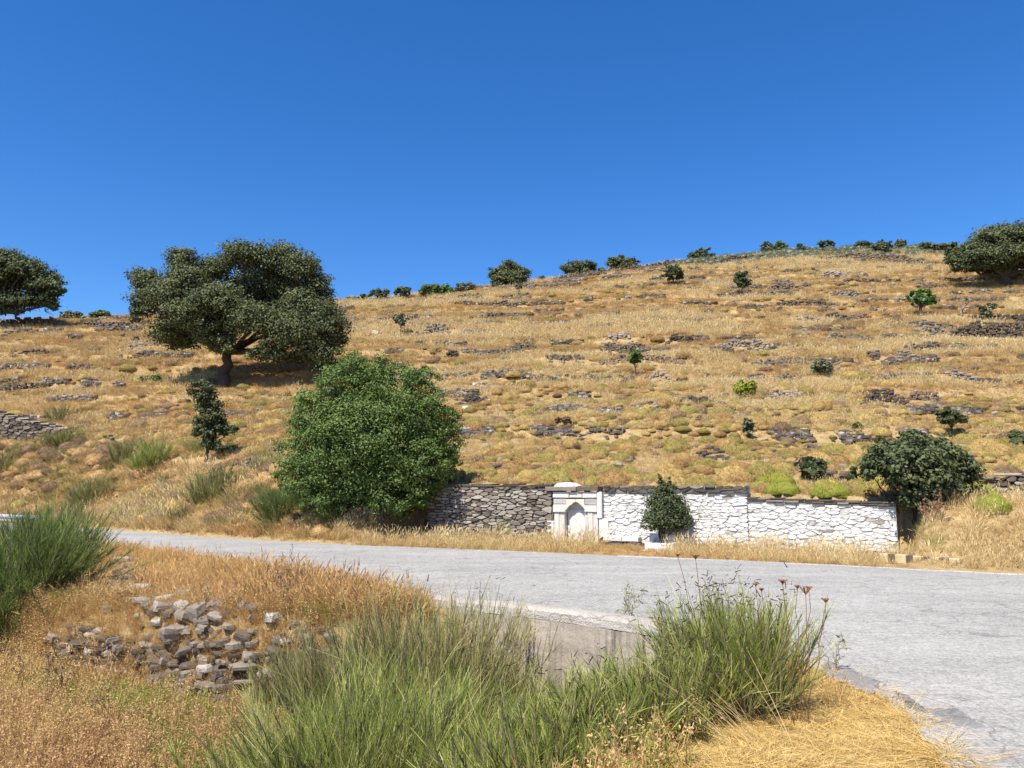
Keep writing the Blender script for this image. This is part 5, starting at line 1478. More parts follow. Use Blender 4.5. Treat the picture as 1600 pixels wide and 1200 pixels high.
# thin out overlaps near by
order = np.argsort(Rr); cx, cy, Rr, csz = cx[order], cy[order], Rr[order], csz[order]
ok = np.ones(len(cx), bool)
for i in range(len(cx)):
    if not ok[i]: continue
    j = slice(i + 1, min(len(cx), i + 400))
    d2 = (cx[j] - cx[i]) ** 2 + (cy[j] - cy[i]) ** 2
    ok[j] &= d2 > (0.36 * (csz[j] + csz[i])) ** 2
cx, cy, Rr, csz = cx[ok], cy[ok], Rr[ok], csz[ok]
cz = height(cx, cy)
in_view = np.abs(cx / cy) < 0.66
show = np.where(in_view, csz / Rr, 0)
big = np.argsort(-show)[:300]
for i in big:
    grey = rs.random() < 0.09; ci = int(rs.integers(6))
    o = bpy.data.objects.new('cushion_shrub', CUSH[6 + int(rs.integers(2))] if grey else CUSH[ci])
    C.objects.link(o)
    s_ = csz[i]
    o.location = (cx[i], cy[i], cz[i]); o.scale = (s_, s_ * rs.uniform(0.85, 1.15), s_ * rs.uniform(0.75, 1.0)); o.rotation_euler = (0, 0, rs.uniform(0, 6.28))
    pxc = 800 + F_PX * cx[i] / cy[i]
    where = 'on the left bank between the road and the big oak' if pxc < 460 else 'on the slope above the bare stone wall' if pxc < 860 else 'on the slope above the fountain' if pxc < 1000 else 'on the slope above the tall whitewashed wall' if pxc < 1170 else 'on the slope above the low whitewashed wall' if pxc < 1390 else 'on the slope at the right edge'
    tag(o, ('grey dried-out' if grey else 'olive-yellow' if ci > 3 else 'ochre') + ' spiny cushion shrub ' + where, 'cushion shrub', 'spiny cushion shrubs on the slope')
rest = np.setdiff1d(np.arange(len(cx)), big)

GREENS = [(1530, 786, 66, 27, 'large vivid green cushion right of the broad dark shrub'), (1552, 803, 52, 22, 'olive cushion in front of the vivid green one at right'), (1222, 774, 56, 16, 'vivid green cushion behind the low whitewashed wall'),
          (1300, 776, 62, 18, 'yellow-green cushion behind the low whitewashed wall, right of the vivid one'), (1212, 760, 62, 20, 'big olive cushion rising behind the vivid green one at the wall'), (1385, 770, 44, 18, 'olive cushion behind the right end of the low whitewashed wall'),
          (1147, 752, 44, 22, 'tall ochre cushion behind the end of the tall whitewashed wall')]
for i, (px, by, w, h, lab) in enumerate(GREENS):
    p = at(px, by - 1, 19)
    while -1.0 < poly_dist(p[0:1], p[1:2], BANK)[0][0] < 0.95 and px < 1390:      # keep behind the wall
        p = p * np.array(((p[1] + 0.1) / p[1], (p[1] + 0.1) / p[1], 1))
    p[2] = float(height(p[0], p[1])); k = p[1] / F_PX
    o = bpy.data.objects.new('green_cushion_shrub', (CGREEN if 'green' in lab else CUSH)[i % 2]); C.objects.link(o)
    o.location = tuple(p); o.scale = (w * k * 1.1, w * k * 0.95, h * k * 2.5); tag(o, lab, 'cushion shrub')

# ------------------------------------------------------------------ scattered cover: points that carry copies of small tufts
def scatter(name, label, cat, pts, rot, scl, idx, sources):
    col = bpy.data.collections.new(name + '_sources')
    for i, me in enumerate(sources):
        o = bpy.data.objects.new('%s_%02d' % (name, i), me); col.objects.link(o)
    me = bpy.data.meshes.new(name)
    n = len(pts)
    me.vertices.add(n); me.vertices.foreach_set('co', np.asarray(pts, np.float32).ravel())
    for nm, ty, arr, key in (('rot', 'FLOAT_VECTOR', rot, 'vector'), ('scl', 'FLOAT_VECTOR', scl, 'vector'), ('pick', 'INT', idx, 'value')):
        a = me.attributes.new(nm, ty, 'POINT')
        a.data.foreach_set(key, np.asarray(arr, np.int32 if ty == 'INT' else np.float32).ravel())
    o = add_obj(name, me); tag(o, label, cat, kind='stuff')
    for mt in {m_.materials[0] for m_ in sources}: me.materials.append(mt)
    ng = bpy.data.node_groups.new(name, 'GeometryNodeTree')
    ng.interface.new_socket('Geometry', in_out='INPUT', socket_type='NodeSocketGeometry')
    ng.interface.new_socket('Geometry', in_out='OUTPUT', socket_type='NodeSocketGeometry')
    gi = ng.nodes.new('NodeGroupInput'); go = ng.nodes.new('NodeGroupOutput')
    ci = ng.nodes.new('GeometryNodeCollectionInfo'); ci.inputs['Collection'].default_value = col
    ci.inputs['Separate Children'].default_value = True; ci.inputs['Reset Children'].default_value = True
    ip = ng.nodes.new('GeometryNodeInstanceOnPoints'); ip.inputs['Pick Instance'].default_value = True
    def attr(nm, ty):
        a = ng.nodes.new('GeometryNodeInputNamedAttribute'); a.data_type = ty; a.inputs['Name'].default_value = nm
        return a.outputs['Attribute']
    e2r = ng.nodes.new('FunctionNodeEulerToRotation')
    L = ng.links.new
    L(gi.outputs[0], ip.inputs['Points']); L(ci.outputs[0], ip.inputs['Instance']); L(attr('pick', 'INT'), ip.inputs['Instance Index'])
    L(attr('rot', 'FLOAT_VECTOR'), e2r.inputs[0]); L(e2r.outputs[0], ip.inputs['Rotation']); L(attr('scl', 'FLOAT_VECTOR'), ip.inputs['Scale'])
    L(ip.outputs[0], go.inputs[0])
    md = o.modifiers.new('scatter', 'NODES'); md.node_group = ng
    return o

def tuft(seed, mat, n=22, h=0.32, r=0.09, wid=0.012, spread=0.45, bend=0.35, heads=0.0, segs=3, flat=0.0):
    rs = np.random.default_rng(seed)
    a = rs.uniform(0, 2 * math.pi, n); q_ = np.sqrt(rs.random(n))
    base = np.column_stack([np.cos(a) * r * q_, np.sin(a) * r * q_, np.full(n, -0.03)])
    d = unit(np.column_stack([np.cos(a) * q_ * spread, np.sin(a) * q_ * spread, np.full(n, 1.0 - flat)]) + rs.normal(size=(n, 3)) * np.array((0.18 + flat, 0.18 + flat, 0.04)))
    L = h * rs.uniform(0.45, 1.1, n)
    bd = np.column_stack([d[:, 0], d[:, 1], np.full(n, -0.35)]) * bend * L[:, None] + rs.normal(size=(n, 3)) * 0.12 * L[:, None]
    V, F_, per = ribbons(rs, base, d, L, wid * rs.uniform(0.7, 1.3, n), bd, segs, 0.2)
    tone = np.repeat(rs.random(n), per)
    if heads > 0:
        m = int(n * heads)
        tip = base[:m] + d[:m] * L[:m, None] * 0.86 + bd[:m] * 0.74
        V2, F2, p2 = ribbons(rs, tip, unit(d[:m] + bd[:m] * 2), L[:m] * 0.22, wid * 2.2, bd[:m] * 0.1, 2, 0.3)
        F_ = np.concatenate([F_, F2 + len(V)]); V = np.concatenate([V, V2]); tone = np.concatenate([tone, np.repeat(rs.uniform(0.4, 1, m), p2)])
    return make_mesh('tuft', V, F_, mat, tone)

def forb(seed, mat, h=0.4, n=5, leafn=60, leaf=0.035, head=None):
    """dry weed: a few stalks with small leaves, brighter buds"""
    rs = np.random.default_rng(seed)
    base = rs.normal(size=(n, 3)) * np.array((0.05, 0.05, 0)); base[:, 2] = -0.02
    d = unit(rs.normal(size=(n, 3)) * np.array((0.3, 0.3, 0)) + np.array((0, 0, 1)))
    L = h * rs.uniform(0.6, 1.1, n); bd = rs.normal(size=(n, 3)) * 0.1 * h
    V, F_, per = ribbons(rs, base, d, L, 0.008, bd, 4, 0.5)
    tone = np.repeat(rs.uniform(0.1, 0.5, n), per)
    k = rs.integers(0, n, leafn); t = rs.uniform(0.15, 1.0, leafn)
    p = base[k] + d[k] * (L[k] * t)[:, None] + bd[k] * (t * t)[:, None] + rs.normal(size=(leafn, 3)) * 0.03
    V2, F2 = leaves(rs, p, unit(rs.normal(size=(leafn, 3))), leaf * rs.uniform(0.5, 1.5, leafn), leaf * 0.45)
    return make_mesh('weed', np.concatenate([V, V2]), np.concatenate([F_, F2 + len(V)]), mat, np.concatenate([tone, np.repeat(rs.random(leafn), 4)]))

def rots(rs, n, tilt=0.12, lean=(0, 0)):
    return np.column_stack([rs.normal(lean[0], tilt, n), rs.normal(lean[1], tilt, n), rs.uniform(0, 6.28, n)])

# far cushions
rs = np.random.default_rng(31)
n = len(rest)
if n:
    sz = csz[rest]
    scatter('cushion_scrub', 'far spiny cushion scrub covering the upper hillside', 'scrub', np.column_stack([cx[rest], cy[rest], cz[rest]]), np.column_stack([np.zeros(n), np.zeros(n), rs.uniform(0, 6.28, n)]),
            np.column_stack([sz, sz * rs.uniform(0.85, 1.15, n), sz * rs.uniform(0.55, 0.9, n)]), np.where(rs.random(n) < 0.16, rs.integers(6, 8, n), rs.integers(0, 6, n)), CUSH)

# dry brown scrub on the left bank
BSC = [cushion_mesh(450 + i, M['cushion_grey'], 1300) for i in range(2)] + [cushion_mesh(455 + i, M['weed'], 1500) for i in range(2)] + [forb(458 + i, M['weed'], 0.9, 14, 160, 0.05) for i in range(2)] + [tuft(462 + i, M['broom_dry'], 160, 0.85, 0.35, 0.014, 0.7, 0.2, 0.0, 3) for i in range(2)] + [tuft(465, M['twig'], 120, 0.7, 0.3, 0.012, 0.8, 0.2, 0.0, 3), tuft(466, M['broom_dark'], 160, 0.8, 0.32, 0.014, 0.6, 0.2, 0.0, 3)]
n = 5000
x = rs.uniform(-34, -5, n); y = rs.uniform(24, 52, n)
sf, _ = poly_dist(x, y, FAR); sb, _ = poly_dist(x, y, BANK)
ok = (sf > 0.7) & (sb < 1.5) & (fbm(x / 1.6, y / 1.6, 15) > 0.40) & (rs.random(n) < 0.75)
x, y = x[ok], y[ok]; n = len(x); s0_ = rs.uniform(0.5, 1.15, n)
scatter('bank_scrub', 'dry brown scrub on the left bank above the road', 'scrub', np.column_stack([x, y, height(x, y)]), np.column_stack([np.zeros(n), np.zeros(n), rs.uniform(0, 6.28, n)]), np.column_stack([s0_, s0_, s0_ * rs.uniform(0.7, 1.0, n)]), rs.integers(0, 10, n), BSC)

# low grey-green scrub just under the summit
SCR = [cushion_mesh(440 + i, M['grey_green'], 700) for i in range(3)]
pts_ = []
for k in range(900):
    px = rs.uniform(1060, 1475); py = np.interp(px, [1060, 1150, 1250, 1330, 1460], [411, 402, 392, 387, 386]) + abs(rs.normal(0, 1)) * np.interp(px, [1060, 1200, 1330, 1475], [2, 4, 8, 7])
    pts_.append((px, py))
pts_ = [at(px, py + 1, 90, 190) for px, py in pts_[:240]]
pts_ = np.array(pts_); n = len(pts_); s0_ = rs.uniform(0.9, 2.3, n)
scatter('summit_scrub', 'low grey-green scrub below the skyline near the summit', 'scrub', pts_, np.column_stack([np.zeros(n), np.zeros(n), rs.uniform(0, 6.28, n)]), np.column_stack([s0_, s0_, s0_ * rs.uniform(0.6, 1.0, n)]), rs.integers(0, 3, n), SCR)

# hillside grass
T_ST = [tuft(500 + i, M['straw'], 24, 0.30, 0.13, 0.016, 0.6, 0.4) for i in range(5)]
T_PALE = [tuft(510 + i, M['pale_straw'], 22, 0.48, 0.12, 0.014, 0.35, 0.25, 0.5) for i in range(4)]
T_RUST = [tuft(520 + i, M['rust_straw'], 26, 0.22, 0.16, 0.016, 0.8, 0.5) for i in range(4)]
T_GREY = [tuft(530 + i, M['cushion_grey'], 26, 0.24, 0.14, 0.014, 0.9, 0.3) for i in range(2)]
SRC = T_ST + T_PALE + T_RUST + T_GREY
n = 190000
phi = rs.uniform(-0.72, 0.68, n); Rr = 18 + 112 * rs.random(n) ** 1.05
x, y = np.sin(phi) * Rr, np.cos(phi) * Rr
sb, ab = poly_dist(x, y, BANK); sf, _ = poly_dist(x, y, FAR)
ok = ((sb > 0.62) | ((sf > 0.35) & (sb < -0.1)))
verge_pale = (sb <= 0.4)
band = fbm(x / 14, y / 4, 61) * 0.55 + fbm(x / 3, y / 1.6, 62) * 0.45
band2 = fbm(x / 6, y / 4, 66)
kind = np.where(band > 0.555, 1, np.where(band2 < 0.42, 2, 0))
kind = np.where((rs.random(n) < 0.10), 3, kind)
ph_pale = smooth(0.30, 0.55, 1 - np.abs(phi - 0.2) * 1.2)
kind = np.where((kind == 1) & (rs.random(n) > 0.30 + 0.7 * ph_pale * smooth(35, 60, Rr)), 0, kind)
bare = fbm(x / 2.5, y / 2.0, 68)
ok &= rs.random(n) < 0.45 + 0.55 * smooth(0.32, 0.44, bare)
ok &= ~(near_ledge(x, y) & (rs.random(n) < 0.85))
idx = np.select([kind == 0, kind == 1, kind == 2], [rs.integers(0, 5, n), 5 + rs.integers(0, 4, n), 9 + rs.integers(0, 4, n)], 13 + rs.integers(0, 2, n))
x, y, idx, Rr, phi, sb = x[ok], y[ok], idx[ok], Rr[ok], phi[ok], sb[ok]; n = len(x)
s_ = rs.uniform(0.65, 1.25, n) * np.maximum(0.44 + 0.90 * smooth(28, 75, Rr), 1.05 * smooth(-0.12, -0.3, phi) * (1 + 0.3 * (sb < 0.3)))
scatter('hillside_grass', 'dry straw grass covering the terraced hillside', 'grass', np.column_stack([x, y, height(x, y)]), rots(rs, n, 0.15), np.column_stack([s_ * 1.15, s_ * 1.15, s_]), idx, SRC)

# tall pale verge grass at the foot of the walls, leaning with the wind
V_T = [tuft(540 + i, M['pale_straw'], 30, 0.62, 0.12, 0.010, 0.30, 0.35, 0.6, 4) for i in range(4)] + [tuft(550 + i, M['straw'], 26, 0.42, 0.14, 0.010, 0.5, 0.4, 0.2) for i in range(3)] + [tuft(556, M['green_weed'], 30, 0.36, 0.12, 0.010, 0.6, 0.4)]
n = 38000
t = rs.random(n) * 60 - 26; x = t; y = rs.uniform(8, 42, n)
sf, _ = poly_dist(x, y, FAR); sb, ab = poly_dist(x, y, BANK)
rightside = smooth(3.5, 6, x)
ok = (sf > 0.12) & (((ab > ARC_A - 1) & (ab < ARC_B) & (sb < -0.12)) | ((ab >= ARC_B) & (sb < 3.0)) | ((ab < ARC_A - 1) & (sf < 1.2)))
xn, yn = x[ok], y[ok]; sfn, abn = sf[ok], ab[ok]
# keep the ledge and the trough clear
ss = (xn - WF.A[0]) * WF.T[0] + (yn - WF.A[1]) * WF.T[1]; nn_ = (xn - WF.A[0]) * WF.N[0] + (yn - WF.A[1]) * WF.N[1]
clear = (ss > S(957)) & (ss < S(1064)) & (nn_ < 3.3) & (nn_ > -0.5)
clear |= (ss > S(868)) & (ss < S(940)) & (nn_ < 0.35)
kk = np.hypot(xn - ctr[0], yn - ctr[1]); clear |= (kk < 1.15) & (sfn < poly_dist(np.array([ctr[0]]), np.array([ctr[1]]), FAR)[0][0] + 0.1) & (rng.random(len(xn)) < 0.72)
ok2 = ~clear; xn, yn, abn, sfn, ss = xn[ok2], yn[ok2], abn[ok2], sfn[ok2], ss[ok2]; n = len(xn)
inwall = (abn > ARC_A - 1) & (abn < ARC_B)
idx = np.where(rs.random(n) < np.where(xn > 5, 0.8, 0.45), rs.integers(0, 4, n), 4 + rs.integers(0, 3, n))
gz = fbm(xn / 1.2, yn / 1.2, 71)
idx = np.where((gz > 0.63) & (rs.random(n) < 0.6), 7, idx)
s_ = rs.uniform(0.55, 1.15, n) * np.where(inwall & (ss < S(870)), 0.85, 1.0) * np.where(inwall & (ss > S(1050)), 0.80, 1.0) * smooth(-0.7, 0.7, sfn) * np.where(abn > ARC_B, 0.8, 1.0)
scatter('verge_grass', 'tall pale dry grass on the verge between the road and the walls', 'grass', np.column_stack([xn, yn, height(xn, yn)]), rots(rs, n, 0.13, (0.05, 0.22)) * np.array((1, 1, 0.15)), np.column_stack([s_, s_, s_]), idx, V_T)

# orange hay on the near bank between the road and the gully
B_T = [tuft(560 + i, M['rust_straw'], 34, 0.40, 0.13, 0.008, 0.55, 0.5, 0.25, 4) for i in range(4)] + [tuft(566 + i, M['straw'], 30, 0.34, 0.13, 0.008, 0.6, 0.5, 0.2, 4) for i in range(3)] + [tuft(569, M['hay'], 30, 0.30, 0.12, 0.007, 0.8, 0.6, 0.1, 4)]
n = 60000
x = rs.uniform(-24, 3.4, n); y = rs.uniform(3.0, 34, n)
sn, _ = poly_dist(x, y, NEAR)
ins = in_poly(x, y, G_STEEP + G_SOFT[1:-1])
d1 = np.abs(poly_dist(x, y, G_STEEP)[0])
ok = (sn < 0.12) & (sn > -10) & (~ins | (d1 < 0.34) & (rs.random(n) < 0.75) | (d1 < 1.5) & (x < -5.5) & (rs.random(n) < 0.6)) & (x / y > -0.75) & (y > 6.5)
stonez = in_poly(x, y, [(-10.5, 15.5), (-8.8, 18.2), (-8.0, 18.2), (-6.6, 15.9), (-4.6, 15.2), (-3.8, 13.4), (-4.0, 12.2), (-7, 13.5)])
ok &= ~(stonez & (rs.random(n) < 0.30))
par_d = np.abs(poly_dist(x, y, [tuple(q) for q in line[::4]])[0])
ok &= par_d > 0.30
ok &= ~((x > -0.9) & (par_d < 0.8) & (rs.random(n) < 0.55))
ok &= rs.random(n) < np.clip(0.30 + 0.7 * smooth(18, 9, y), 0, 1)
ok &= ~near_tumble(x, y)
x, y, sn = x[ok], y[ok], sn[ok]; n = len(x)
idx = np.where(rs.random(n) < 0.62, rs.integers(0, 4, n), 4 + rs.integers(0, 4, n))
s_ = rs.uniform(0.6, 1.25, n) * (0.45 + 0.55 * smooth(0.1, -0.8, sn)) * np.where(x > -0.6, 0.62, 1.0) * np.where((x > -5) & (x < -0.6) & (sn > -2.5), 1.3, 1.0)
xe = rs.uniform(-8.4, -1.6, 5200); ye = np.interp(xe, gl[:, 0], gl[:, 1]) + rs.uniform(-0.05, 1.35, len(xe))
x = np.concatenate([x, xe]); y = np.concatenate([y, ye]); s_ = np.concatenate([s_, rs.uniform(0.28, 0.62, len(xe))]); idx = np.concatenate([idx, rs.integers(0, 8, len(xe))]); n = len(x)
scatter('bank_grass', 'orange-brown dry grass on the near bank beside the road', 'grass', np.column_stack([x, y, height(x, y)]), rots(rs, n, 0.2), np.column_stack([s_, s_, s_]), idx, B_T)

# weeds on the gully floor
W_T = [forb(570 + i, M['weed'], 0.42, 6, 80, 0.034) for i in range(5)] + [forb(578 + i, M['green_weed'], 0.30, 6, 80, 0.032) for i in range(2)] + [tuft(585 + i, M['straw'], 26, 0.36, 0.12, 0.006, 0.6, 0.5, 0.3, 4) for i in range(2)]
n = 34000
x = rs.uniform(-14, 2.2, n); y = rs.uniform(3.2, 16, n)
ins = in_poly(x, y, G_STEEP + G_SOFT[1:-1]); d1 = np.abs(poly_dist(x, y, G_STEEP)[0])
ok = ins & (d1 > 0.36) & (x / y > -0.85) & (rs.random(n) < np.where(x > -2.0, 0.45, 1.0))
x, y = x[ok], y[ok]
ge = resample(np.array(G_STEEP[:7]), 4200)         # the steep edge needs extra plants to be covered
go_ = rs.uniform(-0.05, 0.62, len(ge))
keep_ = ~((ge[:, 0] > -7.6) & (ge[:, 0] < -1.2) & (go_ > 0.12))
x = np.concatenate([x, (ge[:, 0] - 0.45 * go_ + rs.normal(0, 0.05, len(ge)))[keep_]]); y = np.concatenate([y, (ge[:, 1] - 0.9 * go_)[keep_]]); n = len(x)
gd = np.abs(poly_dist(x, y, [tuple(q) for q in gl])[0]); kt = ~near_tumble(x, y, 0.2) & ~((gd < 0.42) & (x > -7.9) & (x < -1.6) & (rs.random(n) < 0.72))
x, y = x[kt], y[kt]; n = len(x)
gz = fbm(x / 1.1, y / 1.1, 91)
idx = np.where(rs.random(n) < 0.72, rs.integers(0, 5, n), 7 + rs.integers(0, 2, n))
idx = np.where((gz > 0.50) & (rs.random(n) < 0.55), 5 + rs.integers(0, 2, n), idx)
s_ = rs.uniform(0.5, 1.05, n)
scatter('gully_weeds', 'brown and yellow-green dry weeds covering the gully floor', 'weeds', np.column_stack([x, y, height(x, y)]), rots(rs, n, 0.16), np.column_stack([s_, s_, s_]), idx, W_T)

# flattened yellow hay on the verge at bottom right
H_T = [tuft(590 + i, M['hay'], 34, 0.30, 0.14, 0.006, 1.2, 0.3, 0.0, 3, 0.8) for i in range(5)] + [tuft(596 + i, M['hay'], 26, 0.20, 0.08, 0.006, 0.7, 0.5, 0.1, 3) for i in range(2)]
n = 16000
x = rs.uniform(-1.5, 3.6, n); y = rs.uniform(1.5, 8.6, n)
sn, _ = poly_dist(x, y, NEAR)
gp = G_STEEP + G_SOFT[1:-1]
ins = in_poly(x, y, gp); d2 = np.abs(poly_dist(x, y, G_SOFT)[0])
fray = (fbm(x / 0.35, y / 0.35, 95) - 0.5) * 0.45
ok = (sn < 0.02 + fray) & (~ins | (d2 < 1.1)) & (y > 2)
x, y, sn = x[ok], y[ok], sn[ok]; n = len(x)
zz = np.where(sn > 0, 0.03, height(x, y))
idx = np.where(rs.random(n) < 0.85, rs.integers(0, 5, n), 5 + rs.integers(0, 2, n))
s_ = rs.uniform(0.5, 1.1, n)
scatter('verge_hay', 'flattened yellow hay on the verge at the bottom right road edge', 'hay', np.column_stack([x, y, zz]), rots(rs, n, 0.08), np.column_stack([s_, s_, s_ * 0.55]), idx, H_T)

# loose stones on the slope, gravel on the road edges
STN = []
for i in range(6):
    V, Fc = slab(rs, 0.34, 0.26, 0.10); STN.append(make_mesh('hill_stone', V, Fc, M['schist' if i < 1 else 'schist_dark' if i < 5 else 'schist_pale']))
n = 900000
ph_ = rs.uniform(-0.70, 0.68, n); R_ = rs.uniform(26, 118, n)
x, y = np.sin(ph_) * R_, np.cos(ph_) * R_
zb0 = base_height(x, y)
fr = zb0 / 1.7 + 0.6 * fbm(x / 30, y / 30, 9); fr = fr - np.floor(fr)
lv = np.floor(zb0 / 1.7 + 0.6 * fbm(x / 30, y / 30, 9))
run = vnoise(x / 3.4 + lv * 13.7, lv * 7.1 + 0.5 + x * 0, 23) * 0.55 + vnoise(x / 1.1 + lv * 3.7, lv * 5.1 + x * 0, 29) * 0.45 - 0.04 * smooth(75, 45, R_)
sb, _ = poly_dist(x, y, BANK)
ok = (np.abs(fr - 0.90 + 0.10 * (vnoise(x / 2.3, lv * 3.3, 6) - 0.5)) < 0.03 + 0.035 * vnoise(x / 3, lv, 4)) & (run > 0.60 - 0.035 * smooth(50, 70, R_)) & (rs.random(n) < 0.85) & (sb > 0.8)
ok |= (rs.random(n) < 0.0012) & (sb > 0.8)
x, y, ph_, R_ = x[ok], y[ok], ph_[ok], R_[ok]; n = len(x)
if n > 30000: k_ = rs.permutation(n)[:30000]; x, y, ph_, R_ = x[k_], y[k_], ph_[k_], R_[k_]; n = len(x)
f_ = rs.uniform(0.6, 1.35, n) * (0.8 + R_ / 170)
ptsS = np.column_stack([x, y, height(x, y) + rs.uniform(0.0, 0.22, n) * (0.6 + R_ / 150)])
rotS = np.column_stack([rs.normal(0, 0.14, n), rs.normal(0, 0.14, n), -ph_ + rs.normal(0, 0.35, n)])
sclS = np.column_stack([f_, f_, f_ * rs.uniform(0.6, 1.3, n)])
print('rubble', n)
scatter('hillside_rubble', 'grey schist rubble strewn in lines over the hillside', 'rubble', ptsS, rotS, sclS, rs.integers(0, 6, len(ptsS)), STN)
GRV = []
for i in range(4):
    V, Fc = slab(rs, 0.03, 0.026, 0.018, 5); GRV.append(make_mesh('pebble', V, Fc, M['gravel']))
n = 9000
x = rs.uniform(-12, 22, n); y = rs.uniform(2.5, 27, n)
sn, _ = poly_dist(x, y, NEAR); sf, _ = poly_dist(x, y, FAR)
edge = np.minimum(np.abs(sn), np.abs(sf))
ok = (edge < np.abs(rs.normal(0, 0.35, n))) & (np.abs(x / y) < 0.8)
x, y = x[ok], y[ok]; n = len(x)
sn, _ = poly_dist(x, y, NEAR); sf, _ = poly_dist(x, y, FAR)
zz = np.where((sn > 0) & (sf < 0), road_z(x, y) + 0.003, height(x, y) + 0.01)
s_ = 0.5 + 1.1 * rs.random(n) ** 3
scatter('road_gravel', 'loose pale gravel along the road edges', 'gravel', np.column_stack([x, y, zz]), rots(rs, n, 0.3), np.column_stack([s_, s_, s_]), rs.integers(0, 4, n), GRV)

# ------------------------------------------------------------------ single dry stalks and weeds
rs = np.random.default_rng(8)
STALK = [ # foot px, head px, depth, head px width, label
 ((1240, 1110), (1223, 913), 6.0, 12, 'dry umbel stalk, leftmost tall one above the right broom bush'), ((1250, 1110), (1259, 929), 6.0, 20, 'dry umbel stalk with the widest head beside the right broom bush'),
 ((1246, 1110), (1246, 920), 6.1, 9, 'dry umbel stalk with a small head behind the widest one'), ((1262, 1108), (1290, 942), 6.0, 12, 'dry umbel stalk leaning farthest right over the road'), ((1264, 1100), (1264, 921), 6.05, 8, 'dry umbel stalk just behind the widest head'),
 ((1115, 1010), (1087, 874), 7.0, 11, 'dry umbel stalk against the road left of the right broom bush'), ((1110, 1012), (1059, 870), 7.0, 7, 'thin dry umbel stalk, left of the one against the road'), ((1195, 1060), (1181, 916), 6.2, 8, 'small dry umbel stalk among the seed pods'),
 ((1190, 1060), (1190, 924), 6.3, 7, 'second small dry umbel stalk among the seed pods')]
for foot, hd, Y, hw, lab in STALK:
    a = on_depth(*foot, Y); b = on_depth(*hd, Y)
    a[2] = min(a[2], g_at(a[0], Y)[2]) ; k = Y / F_PX
    root = empty('dry_umbel', tuple(a)); tag(root, lab, 'dry flower', 'dry umbels by the road')
    add_obj('stem', make_mesh('stem', *limb(rs, a, b, 0.004, 0.0022, 7, 0.03, 0.02), M['head'], smooth=True), root)
    m_ = 46; R_ = hw * k * 0.5
    an = rs.uniform(0, 6.28, m_); q_ = np.sqrt(rs.random(m_))
    tip = np.column_stack([np.cos(an) * q_ * R_, np.sin(an) * q_ * R_, R_ * (0.6 + 0.35 * q_)])
    V, q, per = ribbons(rs, np.repeat(b[None], m_, 0), unit(tip), np.linalg.norm(tip, axis=1), 0.003, np.column_stack([np.zeros((m_, 2)), 0.25 * R_ * q_]), 3, 1.0)
    V2, q2 = leaves(rs, b + tip + np.array((0, 0, 0.15 * R_)), unit(rs.normal(size=(m_, 3))), 0.014, 0.008)
    add_obj('seed_head', make_mesh('seed_head', np.concatenate([V, V2]), np.concatenate([q, q2 + len(V)]), M['head'], rs.random(len(V) + len(V2))), root)

# dry thistles on the left of the gully
n_t = 46
for i in range(n_t):
    x, y = rs.uniform(-8.6, -3.2), rs.uniform(9.2, 12.6)
    if i < 22: x, y = rs.uniform(-8.8, -6.0), rs.uniform(11.2, 13.0)
    if not in_poly(np.array([x]), np.array([y]), G_STEEP + G_SOFT[1:-1])[0] or x / y < -0.66: continue
    g = g_at(x, y); h = rs.uniform(0.35, 0.75)
    root = empty('dry_thistle', g); tag(root, 'dry brown thistle with pale seed heads standing in the gully weeds', 'thistle', 'dry thistles in the gully')
    parts, hv, hq, ht, o_ = [], [], [], [], 0
    top = np.array(g) + np.array((rs.normal(0, 0.06), rs.normal(0, 0.06), h))
    parts.append(limb(rs, np.array(g) - np.array((0, 0, 0.05)), top, 0.005, 0.003, 5, 0.06, 0))
    tips = [top]
    for k in range(int(rs.integers(2, 5))):
        t = rs.uniform(0.45, 0.85); s0 = np.array(g) * (1 - t) + top * t
        e = s0 + np.array((rs.normal(0, 0.10), rs.normal(0, 0.10), rs.uniform(0.08, 0.25))); parts.append(limb(rs, s0, e, 0.003, 0.002, 4, 0.06, 0)); tips.append(e)
    add_obj('stem', make_mesh('stem', *merge(parts), M['head'], smooth=True), root)
    for e in tips:
        m_ = 34; d = unit(rs.normal(size=(m_, 3)) + np.array((0, 0, 0.5)))
        V, q, per = ribbons(rs, np.repeat(e[None], m_, 0), d, rs.uniform(0.022, 0.036, m_), 0.010, d * 0.004, 2, 0.5)
        hv.append(V); hq.append(q + o_); o_ += len(V)
    V = np.concatenate(hv); add_obj('seed_heads', make_mesh('seed_heads', V, np.concatenate(hq), M['thistle'], rs.random(len(V))), root)

